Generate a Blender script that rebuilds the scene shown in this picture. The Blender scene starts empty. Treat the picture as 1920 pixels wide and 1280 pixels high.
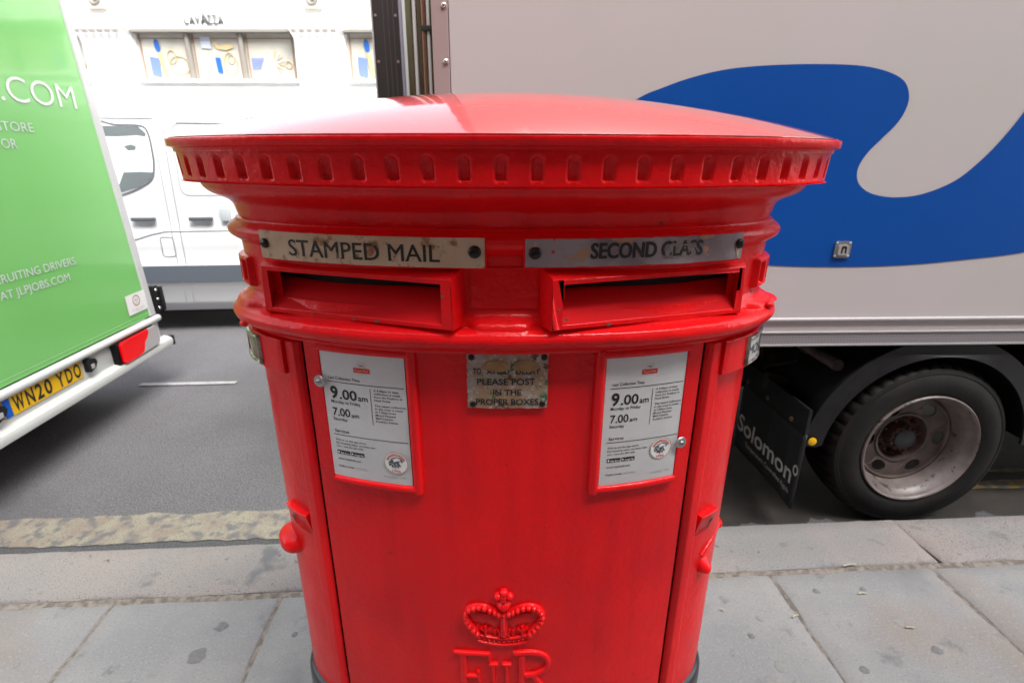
import bpy, bmesh, math, random
from mathutils import Vector, Matrix, noise
R = math.radians
random.seed(7)
D = bpy.data
sc = bpy.context.scene
COL = sc.collection

# ------------------------------------------------------------------ camera, sky, sun, exposure
cam_d = D.cameras.new('camera'); cam = D.objects.new('camera', cam_d); COL.objects.link(cam)
cam_d.sensor_width = 36.0; cam_d.lens = 18.233; cam_d.clip_start = 0.02; cam_d.clip_end = 400
cam.matrix_world = Matrix.Translation((0, 0, 1.5)) @ Matrix.Rotation(R(90 - 19.586), 4, 'X') @ Matrix.Rotation(0.0034, 4, 'Z')
cam_d.dof.use_dof = True; cam_d.dof.focus_distance = 0.86; cam_d.dof.aperture_fstop = 6.3
sc.camera = cam
SUN_EL, SUN_AZ = R(52), R(145)      # azimuth: 0 = +Y, clockwise; the sun stands behind the photographer's back, over the roofs
w = D.worlds.new('World'); sc.world = w; w.use_nodes = True
wn = w.node_tree; bg = wn.nodes['Background']
sky = wn.nodes.new('ShaderNodeTexSky'); sky.sky_type = 'NISHITA'; sky.sun_disc = False
sky.sun_elevation = SUN_EL; sky.sun_rotation = SUN_AZ; sky.air_density = 1.0; sky.dust_density = 2.0; sky.ozone_density = 1.0
hs = wn.nodes.new('ShaderNodeHueSaturation'); hs.inputs['Saturation'].default_value = 0.22
wn.links.new(sky.outputs[0], hs.inputs['Color']); wn.links.new(hs.outputs[0], bg.inputs[0])
bg.inputs[1].default_value = 0.15
sun_d = D.lights.new('sun', 'SUN'); sun_d.energy = 2.4; sun_d.angle = R(40); sun_d.color = (1, 0.96, 0.9)
sun = D.objects.new('sun', sun_d); COL.objects.link(sun)
sdir = Vector((math.sin(SUN_AZ) * math.cos(SUN_EL), math.cos(SUN_AZ) * math.cos(SUN_EL), math.sin(SUN_EL)))
sun.rotation_euler = sdir.to_track_quat('Z', 'Y').to_euler()
vs = sc.view_settings; vs.view_transform = 'Standard'; vs.look = 'None'; vs.gamma = 1.0; vs.use_curve_mapping = False
vs.exposure = 2.15

# ------------------------------------------------------------------ materials
MATS = {}
def mat(name, col, rough=0.5, metal=0.0, coat=0.0, spec=0.5, col2=None, nscale=8.0, ramp=(0.4, 0.6), detail=6.0,
        bump=0.0, bscale=60.0, bdetail=4.0, bump2=0.0, bscale2=8.0, rough2=None, stretch=(1, 1, 1), coords='Object', extra=None, coat_ior=None):
    if name in MATS: return MATS[name]
    m = D.materials.new(name); m.use_nodes = True; nt = m.node_tree; N = nt.nodes; L = nt.links
    b = N['Principled BSDF']; b.inputs['Coat IOR'].default_value = 1.5
    b.inputs['Base Color'].default_value = (*col, 1); b.inputs['Roughness'].default_value = rough
    b.inputs['Metallic'].default_value = metal; b.inputs['Coat Weight'].default_value = coat; b.inputs['Coat Roughness'].default_value = 0.05
    b.inputs['Specular IOR Level'].default_value = spec
    tc = N.new('ShaderNodeTexCoord'); mp = N.new('ShaderNodeMapping'); mp.inputs['Scale'].default_value = stretch
    L.new(tc.outputs[coords], mp.inputs[0]); vec = mp.outputs[0]
    def nz(s, d=detail, rgh=0.6):
        n = N.new('ShaderNodeTexNoise'); n.inputs['Scale'].default_value = s; n.inputs['Detail'].default_value = d; n.inputs['Roughness'].default_value = rgh
        L.new(vec, n.inputs['Vector']); return n.outputs['Fac']
    def rmp(src, a, bb):
        r = N.new('ShaderNodeMapRange'); r.inputs['From Min'].default_value = a; r.inputs['From Max'].default_value = bb; L.new(src, r.inputs['Value']); return r.outputs[0]
    def mixc(f, c1, c2):
        x = N.new('ShaderNodeMix'); x.data_type = 'RGBA'
        if isinstance(f, float): x.inputs[0].default_value = f
        else: L.new(f, x.inputs[0])
        for i, c in ((6, c1), (7, c2)):
            if isinstance(c, tuple): x.inputs[i].default_value = (*c, 1)
            else: L.new(c, x.inputs[i])
        return x.outputs[2]
    cur = col
    if col2 is not None:
        cur = mixc(rmp(nz(nscale), *ramp), col, col2)
    api = dict(N=N, L=L, nz=nz, rmp=rmp, mixc=mixc, vec=vec, b=b)
    if extra: cur = extra(api, cur)
    if not isinstance(cur, tuple): L.new(cur, b.inputs['Base Color'])
    if rough2 is not None:
        r = N.new('ShaderNodeMapRange'); r.inputs['To Min'].default_value = rough; r.inputs['To Max'].default_value = rough2
        r.inputs['From Min'].default_value = 0.35; r.inputs['From Max'].default_value = 0.65
        L.new(nz(nscale * 2.3), r.inputs['Value']); L.new(r.outputs[0], b.inputs['Roughness'])
    prev = None
    for st, scl, dt in ((bump, bscale, bdetail), (bump2, bscale2, 3.0)):
        if st:
            bp = N.new('ShaderNodeBump'); bp.inputs['Strength'].default_value = 1.0; bp.inputs['Distance'].default_value = st
            L.new(nz(scl, dt, 0.55), bp.inputs['Height'])
            if prev: L.new(prev, bp.inputs['Normal'])
            prev = bp.outputs[0]
    if prev:
        L.new(prev, b.inputs['Normal'])
        if coat: L.new(prev, b.inputs['Coat Normal'])
    if coat_ior: b.inputs['Coat IOR'].default_value = coat_ior
    MATS[name] = m; return m

def red_extra(a, cur):
    # chips and grime specks in the paint, plus slightly sun-bleached patches
    spk = a['rmp'](a['nz'](150.0, 2.0), 0.745, 0.765)
    c = a['mixc'](a['rmp'](a['nz'](3.0, 2.0), 0.35, 0.75), cur, (0.66, 0.004, 0.010))
    mp = a['N'].new('ShaderNodeMapping'); mp.inputs['Scale'].default_value = (14, 14, 1.3); a['L'].new(a['vec'], mp.inputs[0])
    sn = a['N'].new('ShaderNodeTexNoise'); sn.inputs['Scale'].default_value = 1.6; sn.inputs['Detail'].default_value = 7; a['L'].new(mp.outputs[0], sn.inputs['Vector'])
    f = a['N'].new('ShaderNodeMapRange'); f.inputs['From Min'].default_value = 0.5; f.inputs['From Max'].default_value = 0.75; f.inputs['To Max'].default_value = 0.22
    a['L'].new(sn.outputs['Fac'], f.inputs['Value'])
    c = a['mixc'](f.outputs[0], c, (0.34, 0.003, 0.005))
    c = a['mixc'](a['rmp'](a['nz'](24.0, 9.0), 0.70, 0.73), c, (0.30, 0.02, 0.02))
    return a['mixc'](spk, c, (0.05, 0.012, 0.010))
RED = mat('red gloss paint', (0.86, 0.005, 0.007), rough=0.45, rough2=0.6, coat=0.42, spec=0.08, nscale=5, bump=0.0009, bscale=120, bump2=0.0018, bscale2=34, extra=red_extra)
def top_extra(a, cur):
    return a['mixc'](a['rmp'](a['nz'](11.0, 8.0), 0.60, 0.75), cur, (0.72, 0.14, 0.13))
REDTOP = mat('pale red cap paint', (0.78, 0.050, 0.055), coat_ior=2.6, spec=0.1, rough=0.16, rough2=0.24, coat=1.0, nscale=7, bump=0.00012, bscale=60, extra=top_extra)  # paler, pinker red than the body, with lighter noise blotches
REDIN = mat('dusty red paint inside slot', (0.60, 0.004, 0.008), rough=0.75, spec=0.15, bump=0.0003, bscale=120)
DARKHOLE = mat('black interior', (0.006, 0.005, 0.005), rough=0.9)
SEAM = mat('dirty seam', (0.03, 0.022, 0.016), rough=0.9, col2=(0.10, 0.07, 0.03), nscale=60)
def strip_extra(a, cur):
    c = a['mixc'](a['rmp'](a['nz'](36.0, 9.0), 0.56, 0.64), cur, (0.26, 0.12, 0.05))
    return a['mixc'](a['rmp'](a['nz'](85.0, 3.0), 0.665, 0.69), c, (0.42, 0.02, 0.012))
BRASS = mat('worn pale metal', (0.58, 0.43, 0.31), rough=0.42, metal=0.05, col2=(0.45, 0.31, 0.19), nscale=14, ramp=(0.35, 0.68), bump=0.00025, bscale=150, extra=strip_extra)
def strip2(a, cur):
    c = a['mixc'](a['rmp'](a['nz'](34.0, 8.0), 0.575, 0.62), cur, (0.40, 0.24, 0.15))
    return a['mixc'](a['rmp'](a['nz'](60.0, 4.0), 0.665, 0.69), c, (0.45, 0.02, 0.02))
STEELW = mat('grimy plastic strip', (0.20, 0.15, 0.17), rough=0.30, metal=0.1, col2=(0.34, 0.29, 0.31), nscale=11, ramp=(0.40, 0.60), extra=strip2)
def plaque_extra(a, cur):
    c = a['mixc'](a['rmp'](a['nz'](38.0, 8.0), 0.58, 0.64), cur, (0.10, 0.05, 0.03))
    c = a['mixc'](a['rmp'](a['nz'](22.0, 5.0), 0.60, 0.64), c, (0.03, 0.13, 0.05))
    return a['mixc'](a['rmp'](a['nz'](130.0, 8.0), 0.56, 0.60), c, (0.42, 0.38, 0.36))
PLAQUE = mat('flaking enamel', (0.33, 0.27, 0.24), rough=0.55, col2=(0.30, 0.19, 0.11), nscale=30, ramp=(0.46, 0.56), bump=0.0008, bscale=90, extra=plaque_extra)
TAPE = mat('old tape residue', (0.34, 0.20, 0.075), rough=0.6, col2=(0.25, 0.14, 0.06), nscale=60, bump=0.0003, bscale=200)
INK = mat('black ink', (0.012, 0.012, 0.014), rough=0.6)
INKG = mat('grey ink', (0.30, 0.30, 0.31), rough=0.6)
WORNINK = mat('worn black ink', (0.014, 0.012, 0.012), rough=0.6, col2=(0.20, 0.14, 0.10), nscale=70, ramp=(0.60, 0.66))
SMEAR = mat('rubbed grey smear', (0.28, 0.23, 0.20), rough=0.6, col2=(0.16, 0.13, 0.13), nscale=60, ramp=(0.4, 0.6))
CARD = mat('white card', (0.62, 0.62, 0.63), rough=0.22, coat=0.25, col2=(0.56, 0.56, 0.57), nscale=9)
REDINK = mat('red ink', (0.60, 0.03, 0.02), rough=0.4)
PINKINK = mat('pale red ink', (0.72, 0.35, 0.30), rough=0.5)
SCREW = mat('dark screw', (0.03, 0.022, 0.022), rough=0.32, metal=0.6, bump=0.0002, bscale=300)
ZINC = mat('zinc', (0.42, 0.42, 0.42), rough=0.35, metal=0.8)
CHROME = mat('aged metal frame', (0.42, 0.38, 0.32), rough=0.3, metal=0.85, col2=(0.16, 0.12, 0.09), nscale=60)
PLINTH = mat('black base paint', (0.02, 0.022, 0.028), rough=0.3)

def slab_extra(a, cur):
    c = a['mixc'](a['rmp'](a['nz'](1.3, 3.0), 0.52, 0.72), cur, (0.255, 0.215, 0.185))
    c = a['mixc'](a['rmp'](a['nz'](9.0, 9.0), 0.60, 0.70), c, (0.17, 0.17, 0.175))
    c = a['mixc'](a['rmp'](a['nz'](170.0, 3.0), 0.56, 0.70), c, (0.17, 0.17, 0.172))
    c = a['mixc'](a['rmp'](a['nz'](120.0, 3.0), 0.44, 0.30), c, (0.33, 0.325, 0.315))
    c = a['mixc'](a['rmp'](a['nz'](2.2, 8.0), 0.56, 0.66), c, (0.215, 0.215, 0.22))
    vo = a['N'].new('ShaderNodeTexVoronoi'); vo.inputs['Scale'].default_value = 5.5; vo.inputs['Randomness'].default_value = 1.0
    a['L'].new(a['vec'], vo.inputs['Vector'])
    spot = a['N'].new('ShaderNodeMapRange'); spot.inputs['From Min'].default_value = 0.055; spot.inputs['From Max'].default_value = 0.075
    spot.inputs['To Min'].default_value = 0.22; spot.inputs['To Max'].default_value = 0.0
    a['L'].new(vo.outputs['Distance'], spot.inputs['Value'])
    return a['mixc'](spot.outputs[0], c, (0.13, 0.13, 0.14))
SLAB = mat('york stone', (0.245, 0.245, 0.25), rough=0.85, col2=(0.29, 0.285, 0.28), nscale=3.2, ramp=(0.4, 0.6), detail=8, bump=0.0022, bscale=75, bump2=0.005, bscale2=9, coords='Object', extra=slab_extra)
def gran_extra(a, cur):
    c = a['mixc'](a['rmp'](a['nz'](220.0, 2.0), 0.58, 0.64), cur, (0.11, 0.11, 0.115))
    c = a['mixc'](a['rmp'](a['nz'](180.0, 3.0), 0.36, 0.30), c, (0.36, 0.34, 0.33))
    c = a['mixc'](a['rmp'](a['nz'](26.0, 4.0), 0.66, 0.72), c, (0.09, 0.085, 0.09))
    return a['mixc'](a['rmp'](a['nz'](5.0, 6.0), 0.58, 0.68), c, (0.15, 0.15, 0.155))
GRAN = mat('granite kerb', (0.235, 0.23, 0.225), rough=0.8, col2=(0.29, 0.25, 0.235), nscale=2.0, ramp=(0.4, 0.62), bump=0.0012, bscale=160, bump2=0.004, bscale2=12, extra=gran_extra)
GRANP = mat('pinkish granite kerb', (0.30, 0.265, 0.245), rough=0.8, col2=(0.26, 0.25, 0.24), nscale=2.4, ramp=(0.4, 0.62), bump=0.0012, bscale=160, bump2=0.004, bscale2=12, extra=gran_extra)
MORTAR = mat('mortar', (0.27, 0.235, 0.20), rough=0.95, col2=(0.14, 0.12, 0.105), nscale=40, bump=0.003, bscale=120)
def asp_extra(a, cur):
    c = a['mixc'](a['rmp'](a['nz'](150.0, 2.0), 0.55, 0.66), cur, (0.27, 0.265, 0.275))
    c = a['mixc'](a['rmp'](a['nz'](125.0, 3.0), 0.46, 0.34), c, (0.035, 0.035, 0.037))
    return a['mixc'](a['rmp'](a['nz'](0.9, 6.0), 0.5, 0.75), c, (0.115, 0.112, 0.115))
ASPH = mat('asphalt', (0.135, 0.130, 0.140), rough=0.85, col2=(0.155, 0.150, 0.160), nscale=2.0, bump=0.006, bscale=190, extra=asp_extra)
GUTTER = mat('coarse gutter asphalt', (0.07, 0.07, 0.074), rough=0.9, col2=(0.15, 0.15, 0.155), nscale=190, ramp=(0.5, 0.6), bump=0.006, bscale=150)
def yel(name, base, lo, hi):
    def ex(a, cur):
        c = a['mixc'](a['rmp'](a['nz'](17.0, 12.0), lo, hi), cur, (0.135, 0.13, 0.135))
        return a['mixc'](a['rmp'](a['nz'](150.0, 3.0), 0.54, 0.62), c, (0.17, 0.16, 0.13))
    return mat(name, base, rough=0.8, col2=(base[0] * 0.85, base[1] * 0.75, base[2] * 0.8), nscale=9, bump=0.003, bscale=120, extra=ex)
YELLOW = yel('worn yellow road paint', (0.295, 0.272, 0.208), 0.49, 0.60)
YELLOWB = yel('bright yellow road paint', (0.36, 0.26, 0.05), 0.47, 0.54)
ROADWHITE = yel('worn white road paint', (0.42, 0.42, 0.42), 0.60, 0.66)

def tp_extra(a, cur):
    return a['mixc'](a['rmp'](a['nz'](1.6, 3.0), 0.4, 0.7), cur, (0.49, 0.465, 0.455))
TPANEL = mat('pale grey truck panel', (0.51, 0.468, 0.475), rough=0.38, coat=0.15, bump2=0.0004, bscale2=3.0, extra=tp_extra)
TPOST = mat('pink-grey corner post', (0.35, 0.265, 0.265), rough=0.4)
TRAIL = mat('truck rail', (0.42, 0.40, 0.41), rough=0.28, metal=0.2)
def grip_extra(a, cur):
    vo = a['N'].new('ShaderNodeTexVoronoi'); vo.inputs['Scale'].default_value = 75; vo.inputs['Randomness'].default_value = 0.0
    a['L'].new(a['vec'], vo.inputs['Vector'])
    return a['mixc'](a['rmp'](vo.outputs['Distance'], 0.25, 0.5), (0.32, 0.30, 0.32), (0.27, 0.25, 0.265))
GRIP = mat('dimpled aluminium', (0.4, 0.4, 0.42), rough=0.35, metal=0.35, extra=grip_extra)
BLUE = mat('blue vinyl', (0.0, 0.060, 0.31), rough=0.4, coat=0.08, spec=0.3, col2=(0.0, 0.066, 0.33), nscale=2)
RIVET = mat('rivet steel', (0.6, 0.6, 0.58), rough=0.25, metal=0.9)
RUBBER = mat('tyre rubber', (0.0065, 0.006, 0.0065), rough=0.65, spec=0.3, col2=(0.012, 0.0095, 0.009), nscale=12, bump=0.0012, bscale=70)
BLACKPL = mat('black plastic', (0.006, 0.006, 0.0075), rough=0.45, spec=0.35, col2=(0.011, 0.011, 0.0125), nscale=9, bump=0.0003, bscale=90)
FLAP = mat('dirty mud flap', (0.008, 0.008, 0.009), rough=0.5, col2=(0.028, 0.028, 0.031), nscale=14, ramp=(0.55, 0.75), stretch=(1, 1, 0.15))
CHASSIS = mat('chassis black', (0.008, 0.007, 0.007), rough=0.7, col2=(0.02, 0.012, 0.009), nscale=20)
def rim_extra(a, cur):
    return a['mixc'](a['rmp'](a['nz'](24.0, 6.0), 0.62, 0.65), cur, (0.02, 0.015, 0.013))
RIM = mat('chipped wheel paint', (0.19, 0.16, 0.155), rough=0.4, col2=(0.12, 0.095, 0.09), nscale=7, extra=rim_extra)
RIMD = mat('grimy wheel disc', (0.105, 0.080, 0.074), rough=0.45, col2=(0.055, 0.038, 0.033), nscale=9, bump=0.0005, bscale=80)
RUST = mat('rusty hub', (0.045, 0.03, 0.026), rough=0.7, col2=(0.11, 0.045, 0.02), nscale=22)
HUB = mat('hub cap', (0.022, 0.024, 0.03), rough=0.4)
YREF = mat('yellow reflector', (0.75, 0.42, 0.0), rough=0.3)
WHITEINK = mat('pale lettering', (0.34, 0.325, 0.32), rough=0.5, col2=(0.20, 0.19, 0.19), nscale=20, ramp=(0.6, 0.75))
WHITEVIN = mat('white vinyl', (0.80, 0.80, 0.80), rough=0.4)
STRIPBLK = mat('black ribbed rubber strip', (0.022, 0.016, 0.017), rough=0.4)
STEEL = mat('polished steel', (0.50, 0.46, 0.42), rough=0.16, metal=0.95, col2=(0.25, 0.16, 0.10), nscale=1.6, ramp=(0.45, 0.6), stretch=(9, 1, 0.35))
BROWNROD = mat('brown locking rod', (0.24, 0.11, 0.08), rough=0.25, metal=0.6)

GREEN = mat('green van vinyl', (0.20, 0.56, 0.155), rough=0.16, coat=0.8, bump2=0.0022, bscale2=1.6)
VWHITE = mat('white vehicle paint', (0.56, 0.57, 0.58), rough=0.25, coat=0.6)
BUMPERW = mat('pale bumper plastic', (0.55, 0.57, 0.55), rough=0.3, coat=0.3)
PLATEY = mat('yellow number plate', (0.78, 0.46, 0.0), rough=0.3)
PLATEB = mat('blue plate band', (0.0, 0.10, 0.50), rough=0.3)
LAMPRED = mat('red lamp lens', (0.95, 0.0, 0.002), rough=0.2, coat=0.3, spec=0.3)
LAMPGREY = mat('clear lamp lens', (0.45, 0.43, 0.43), rough=0.12, coat=1.0)
VBAND = mat('dark grey rubbing strip', (0.10, 0.115, 0.14), rough=0.45)
GLASS = mat('dark window glass', (0.10, 0.12, 0.125), rough=0.06, coat=1.0, spec=0.9)
GLASSW = mat('window with pale reflection', (0.60, 0.615, 0.62), rough=0.1, coat=0.6)
GROOVE = mat('panel gap', (0.10, 0.105, 0.12), rough=0.6)
HANDLE = mat('door handle plastic', (0.08, 0.09, 0.10), rough=0.4)
STUCCO = mat('white painted render', (0.82, 0.82, 0.81), rough=0.7, col2=(0.78, 0.78, 0.77), nscale=3, bump=0.002, bscale=20)
SHADE = mat('grey painted metal', (0.20, 0.185, 0.165), rough=0.5)
BLIND = mat('beige window film', (0.40, 0.39, 0.33), rough=0.3, col2=(0.45, 0.44, 0.40), nscale=2.0, coat=0.6)
DECB = mat('blue window print', (0.01, 0.10, 0.40), rough=0.4)
DECL = mat('pale blue window print', (0.12, 0.18, 0.38), rough=0.4)
DECY = mat('yellow window print', (0.46, 0.36, 0.19), rough=0.4)
LETGREY = mat('grey letters', (0.12, 0.125, 0.13), rough=0.4)
BRICK = mat('brown london brick', (0.17, 0.10, 0.07), rough=0.9, col2=(0.12, 0.075, 0.055), nscale=6)
WINDK = mat('dark shop window', (0.02, 0.022, 0.025), rough=0.05, spec=0.7)
GOLD = mat('dull ring', (0.45, 0.40, 0.32), rough=0.4)
EAGLE = mat('dark grey print', (0.07, 0.075, 0.09), rough=0.5, col2=(0.35, 0.36, 0.38), nscale=260, ramp=(0.5, 0.56))
GUM = mat('trodden chewing gum', (0.185, 0.185, 0.19), rough=0.85, col2=(0.15, 0.15, 0.155), nscale=90)
GUML = mat('pale chewing gum', (0.275, 0.27, 0.26), rough=0.85, col2=(0.235, 0.23, 0.225), nscale=90)

# ------------------------------------------------------------------ mesh helpers
def fin(bm, name, m, parent=None, smooth=True, angle=35, normals=True):
    if normals: bmesh.ops.recalc_face_normals(bm, faces=bm.faces)
    me = D.meshes.new(name); bm.to_mesh(me); bm.free()
    for mm in (m if isinstance(m, (list, tuple)) else [m]): me.materials.append(mm)
    if smooth:
        me.polygons.foreach_set('use_smooth', [True] * len(me.polygons))
        me.set_sharp_from_angle(angle=R(angle))
    o = D.objects.new(name, me); COL.objects.link(o)
    if parent is not None: o.parent = parent
    return o
def thing(name, label, cat, loc=(0, 0, 0), rz=0.0, group=None):
    o = D.objects.new(name, None); o.empty_display_size = 0.2; COL.objects.link(o)
    o.location = loc; o.rotation_euler = (0, 0, rz); o['label'] = label; o['category'] = cat
    if group: o['group'] = group
    return o
def struct(o, kind='structure'):
    o['kind'] = kind; return o
def box(bm, x0, x1, y0, y1, z0, z1, bev=0.0, fn=None, mi=0):
    vs_ = [bm.verts.new((x, y, z)) for x in (x0, x1) for y in (y0, y1) for z in (z0, z1)]
    fs = [bm.faces.new([vs_[i] for i in q]) for q in ((0, 1, 3, 2), (4, 6, 7, 5), (0, 4, 5, 1), (2, 3, 7, 6), (0, 2, 6, 4), (1, 5, 7, 3))]
    for f in fs: f.material_index = mi
    if bev:
        es = set(e for f in fs for e in f.edges)
        r = bmesh.ops.bevel(bm, geom=list(es), offset=bev, segments=2, affect='EDGES', profile=0.6)
        for f in r['faces']: f.material_index = mi
    if fn:
        for v in vs_:
            if v.is_valid: v.co = Vector(fn(*v.co))
def grid(bm, us, ws, fn, skip=None, closed=False, mi=0):
    V = [[bm.verts.new(fn(u, w)) for w in ws] for u in us]
    n = len(us)
    for i in range(n if closed else n - 1):
        for j in range(len(ws) - 1):
            if skip and skip(us[i], us[(i + 1) % n], ws[j], ws[j + 1]): continue
            f = bm.faces.new((V[i][j], V[(i + 1) % n][j], V[(i + 1) % n][j + 1], V[i][j + 1])); f.material_index = mi
    return V
def lin(a, b, n): return [a + (b - a) * i / n for i in range(n + 1)]
def tube(bm, pts, r, seg=10, cap=True, rf=None):
    rings = []; pts = [Vector(p) for p in pts]
    for i, p in enumerate(pts):
        d = (pts[min(i + 1, len(pts) - 1)] - pts[max(i - 1, 0)]).normalized()
        a = d.orthogonal().normalized() if abs(d.z) < 0.99 else Vector((1, 0, 0))
        if abs(d.z) < 0.99: a = Vector((0, 0, 1)).cross(d).normalized()
        b = d.cross(a)
        rr = rf(i) if rf else r
        rings.append([bm.verts.new(p + a * rr * math.cos(2 * math.pi * k / seg) + b * rr * math.sin(2 * math.pi * k / seg)) for k in range(seg)])
    for i in range(len(rings) - 1):
        for k in range(seg):
            bm.faces.new((rings[i][k], rings[i][(k + 1) % seg], rings[i + 1][(k + 1) % seg], rings[i + 1][k]))
    if cap: bm.faces.new(rings[0][::-1]); bm.faces.new(rings[-1])
def lathe(bm, prof, org, axis, seg=64, rmod=None, mi=0, closed_prof=False):
    axis = Vector(axis).normalized(); a = axis.orthogonal().normalized(); b = axis.cross(a); org = Vector(org)
    V = []
    for k in range(seg):
        t = 2 * math.pi * k / seg; row = []
        for j, (r, h) in enumerate(prof):
            rr = rmod(k, j, r) if rmod else r
            row.append(bm.verts.new(org + (a * math.cos(t) + b * math.sin(t)) * rr + axis * h))
        V.append(row)
    for k in range(seg):
        for j in range(len(prof) - 1):
            f = bm.faces.new((V[k][j], V[(k + 1) % seg][j], V[(k + 1) % seg][j + 1], V[k][j + 1])); f.material_index = mi
    bmesh.ops.remove_doubles(bm, verts=[v for r_ in V for v in r_], dist=1e-6)
def poly2d(outer, holes=(), depth=0.0):
    """filled outline (with holes) as a mesh in the XY plane, extruded by depth both ways"""
    cu = D.curves.new('tmp', 'CURVE'); cu.dimensions = '2D'; cu.fill_mode = 'BOTH'; cu.extrude = depth
    for pts in [outer] + list(holes):
        sp = cu.splines.new('POLY'); sp.points.add(len(pts) - 1); sp.use_cyclic_u = True
        for p, q in zip(sp.points, pts): p.co = (q[0], q[1], 0, 1)
    o = D.objects.new('tmp', cu); me = D.meshes.new_from_object(o); D.objects.remove(o); D.curves.remove(cu); return me
def circ(cx, cy, rx, ry=None, n=28, a0=0.0):
    ry = ry or rx
    return [(cx + rx * math.cos(a0 + 2 * math.pi * k / n), cy + ry * math.sin(a0 + 2 * math.pi * k / n)) for k in range(n)]
def rrect(x0, x1, y0, y1, r, n=5):
    o = []
    for cx, cy, s in ((x1 - r, y1 - r, 0), (x0 + r, y1 - r, 90), (x0 + r, y0 + r, 180), (x1 - r, y0 + r, 270)):
        for k in range(n + 1):
            t = R(s + 90 * k / n); o.append((cx + r * math.cos(t), cy + r * math.sin(t)))
    return o
def add_me(bm, me, fn, mi=0, cut=0):
    b2 = bmesh.new(); b2.from_mesh(me); D.meshes.remove(me)
    if cut:
        for _ in range(cut):
            bmesh.ops.triangulate(b2, faces=b2.faces)
            bmesh.ops.subdivide_edges(b2, edges=b2.edges, cuts=1)
    for v in b2.verts: v.co = Vector(fn(*v.co))
    t = D.meshes.new('t'); b2.to_mesh(t); b2.free()
    n0 = len(bm.faces); bm.from_mesh(t); D.meshes.remove(t)
    bm.faces.ensure_lookup_table()
    for i in range(n0, len(bm.faces)): bm.faces[i].material_index = mi
def smooth_closed(pts, n=8):
    out = []; L = len(pts)
    for i in range(L):
        p0, p1, p2, p3 = (Vector(pts[(i + k) % L]) for k in (-1, 0, 1, 2))
        for k in range(n):
            t = k / n
            q = 0.5 * ((2 * p1) + (-p0 + p2) * t + (2 * p0 - 5 * p1 + 4 * p2 - p3) * t * t + (-p0 + 3 * p1 - 3 * p2 + p3) * t ** 3)
            out.append((q.x, q.y))
    return out
_cap = {}
def glyphs(s, bold=0.0, shear=0.0):
    cu = D.curves.new('t', 'FONT'); cu.body = s; cu.size = 1.0; cu.offset = bold; cu.shear = shear; cu.resolution_u = 4
    o = D.objects.new('t', cu); me = D.meshes.new_from_object(o); D.objects.remove(o); D.curves.remove(cu); return me
def bbox(me):
    xs = [v.co.x for v in me.vertices]; ys = [v.co.y for v in me.vertices]; return min(xs), max(xs), min(ys), max(ys)
_h = glyphs('H'); CAPH = bbox(_h)[3]; D.meshes.remove(_h)
def text(bm, s, x, y, cap, fn, width=None, align='L', bold=0.0, mi=0, shear=0.0, ext=0.0):
    """lettering with cap height `cap`, baseline y, start/centre/end x, squeezed to `width` when given; fn maps (x,y,h) into space"""
    me = glyphs(s, bold, shear); b = bbox(me); k = cap / CAPH
    kx = (width / (b[1] - b[0])) if width else k
    off = {'L': x - b[0] * kx, 'C': x - (b[0] + b[1]) / 2 * kx, 'R': x - b[1] * kx}[align]
    if ext == 0.0:
        add_me(bm, me, lambda a, c, d: fn(off + a * kx, y + c * k, 0.0), mi)
    else:
        b2 = bmesh.new(); b2.from_mesh(me); D.meshes.remove(me)
        r = bmesh.ops.extrude_face_region(b2, geom=b2.faces[:]); 
        for e in r['geom']:
            if isinstance(e, bmesh.types.BMVert): e.co.z = 1.0
        t = D.meshes.new('t'); b2.to_mesh(t); b2.free()
        add_me(bm, t, lambda a, c, d: fn(off + a * kx, y + c * k, d * ext), mi)
def ss(a, b, x):
    t = max(0.0, min(1.0, (x - a) / (b - a))); return t * t * (3 - 2 * t)
def nz3(x, y, z): return noise.noise(Vector((x, y, z)))

# ------------------------------------------------------------------ the setting: road, kerb, pavement
PSI = 0.0615
def street(u, v, z=0.0):   # street frame: u along the kerb, v across the road
    return Vector((u * math.cos(PSI) - v * math.sin(PSI), u * math.sin(PSI) + v * math.cos(PSI), z))
def street_mat():
    return Matrix.Rotation(PSI, 4, 'Z')
KV = 1.792      # outer edge of the kerb
bm = bmesh.new()
grid(bm, lin(-150, 150, 30), [KV - 0.4, KV + 2, KV + 5, KV + 8, 60, 150], lambda u, v: street(u, v, -0.12))
struct(fin(bm, 'road', ASPH, smooth=False))
# gutter strip beside the kerb
def strip_obj(name, u0, u1, v0, v1, z, m, jag=0.0, n=200, seed=0.0):
    b = bmesh.new()
    us = lin(u0, u1, n)
    def f(u, w):
        v = v0 + (v1 - v0) * w
        j = jag * (nz3(u * 6 + seed, w * 3.1, seed) + 0.5 * nz3(u * 23, w * 7, seed))
        return street(u, v + j, z)
    grid(b, us, lin(0, 1, 3), f)
    return fin(b, name, m, smooth=False)
struct(strip_obj('gutter', -14, 14, KV - 0.01, KV + 0.175, -0.116, GUTTER, 0.01))
struct(strip_obj('yellow_line', -14, 0.75, KV + 0.165, KV + 0.365, -0.112, YELLOW, 0.022, 700, 3.0))
struct(strip_obj('under_truck_shade', 0.5, 8, KV + 0.12, KV + 2.3, -0.1145, mat('asphalt with painted shade', (0.014, 0.011, 0.009), rough=0.7, col2=(0.030, 0.024, 0.019), nscale=5, bump=0.003, bscale=200), 0.08, 300, 9.0))  # truck's shade painted on the road as a dark brown strip
struct(strip_obj('yellow_line', 2.05, 14, KV + 0.335, KV + 0.40, -0.112, YELLOWB, 0.012, 500, 5.0))
struct(strip_obj('yellow_line', 2.05, 14, KV + 0.47, KV + 0.50, -0.112, YELLOWB, 0.012, 500, 8.0))
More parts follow.
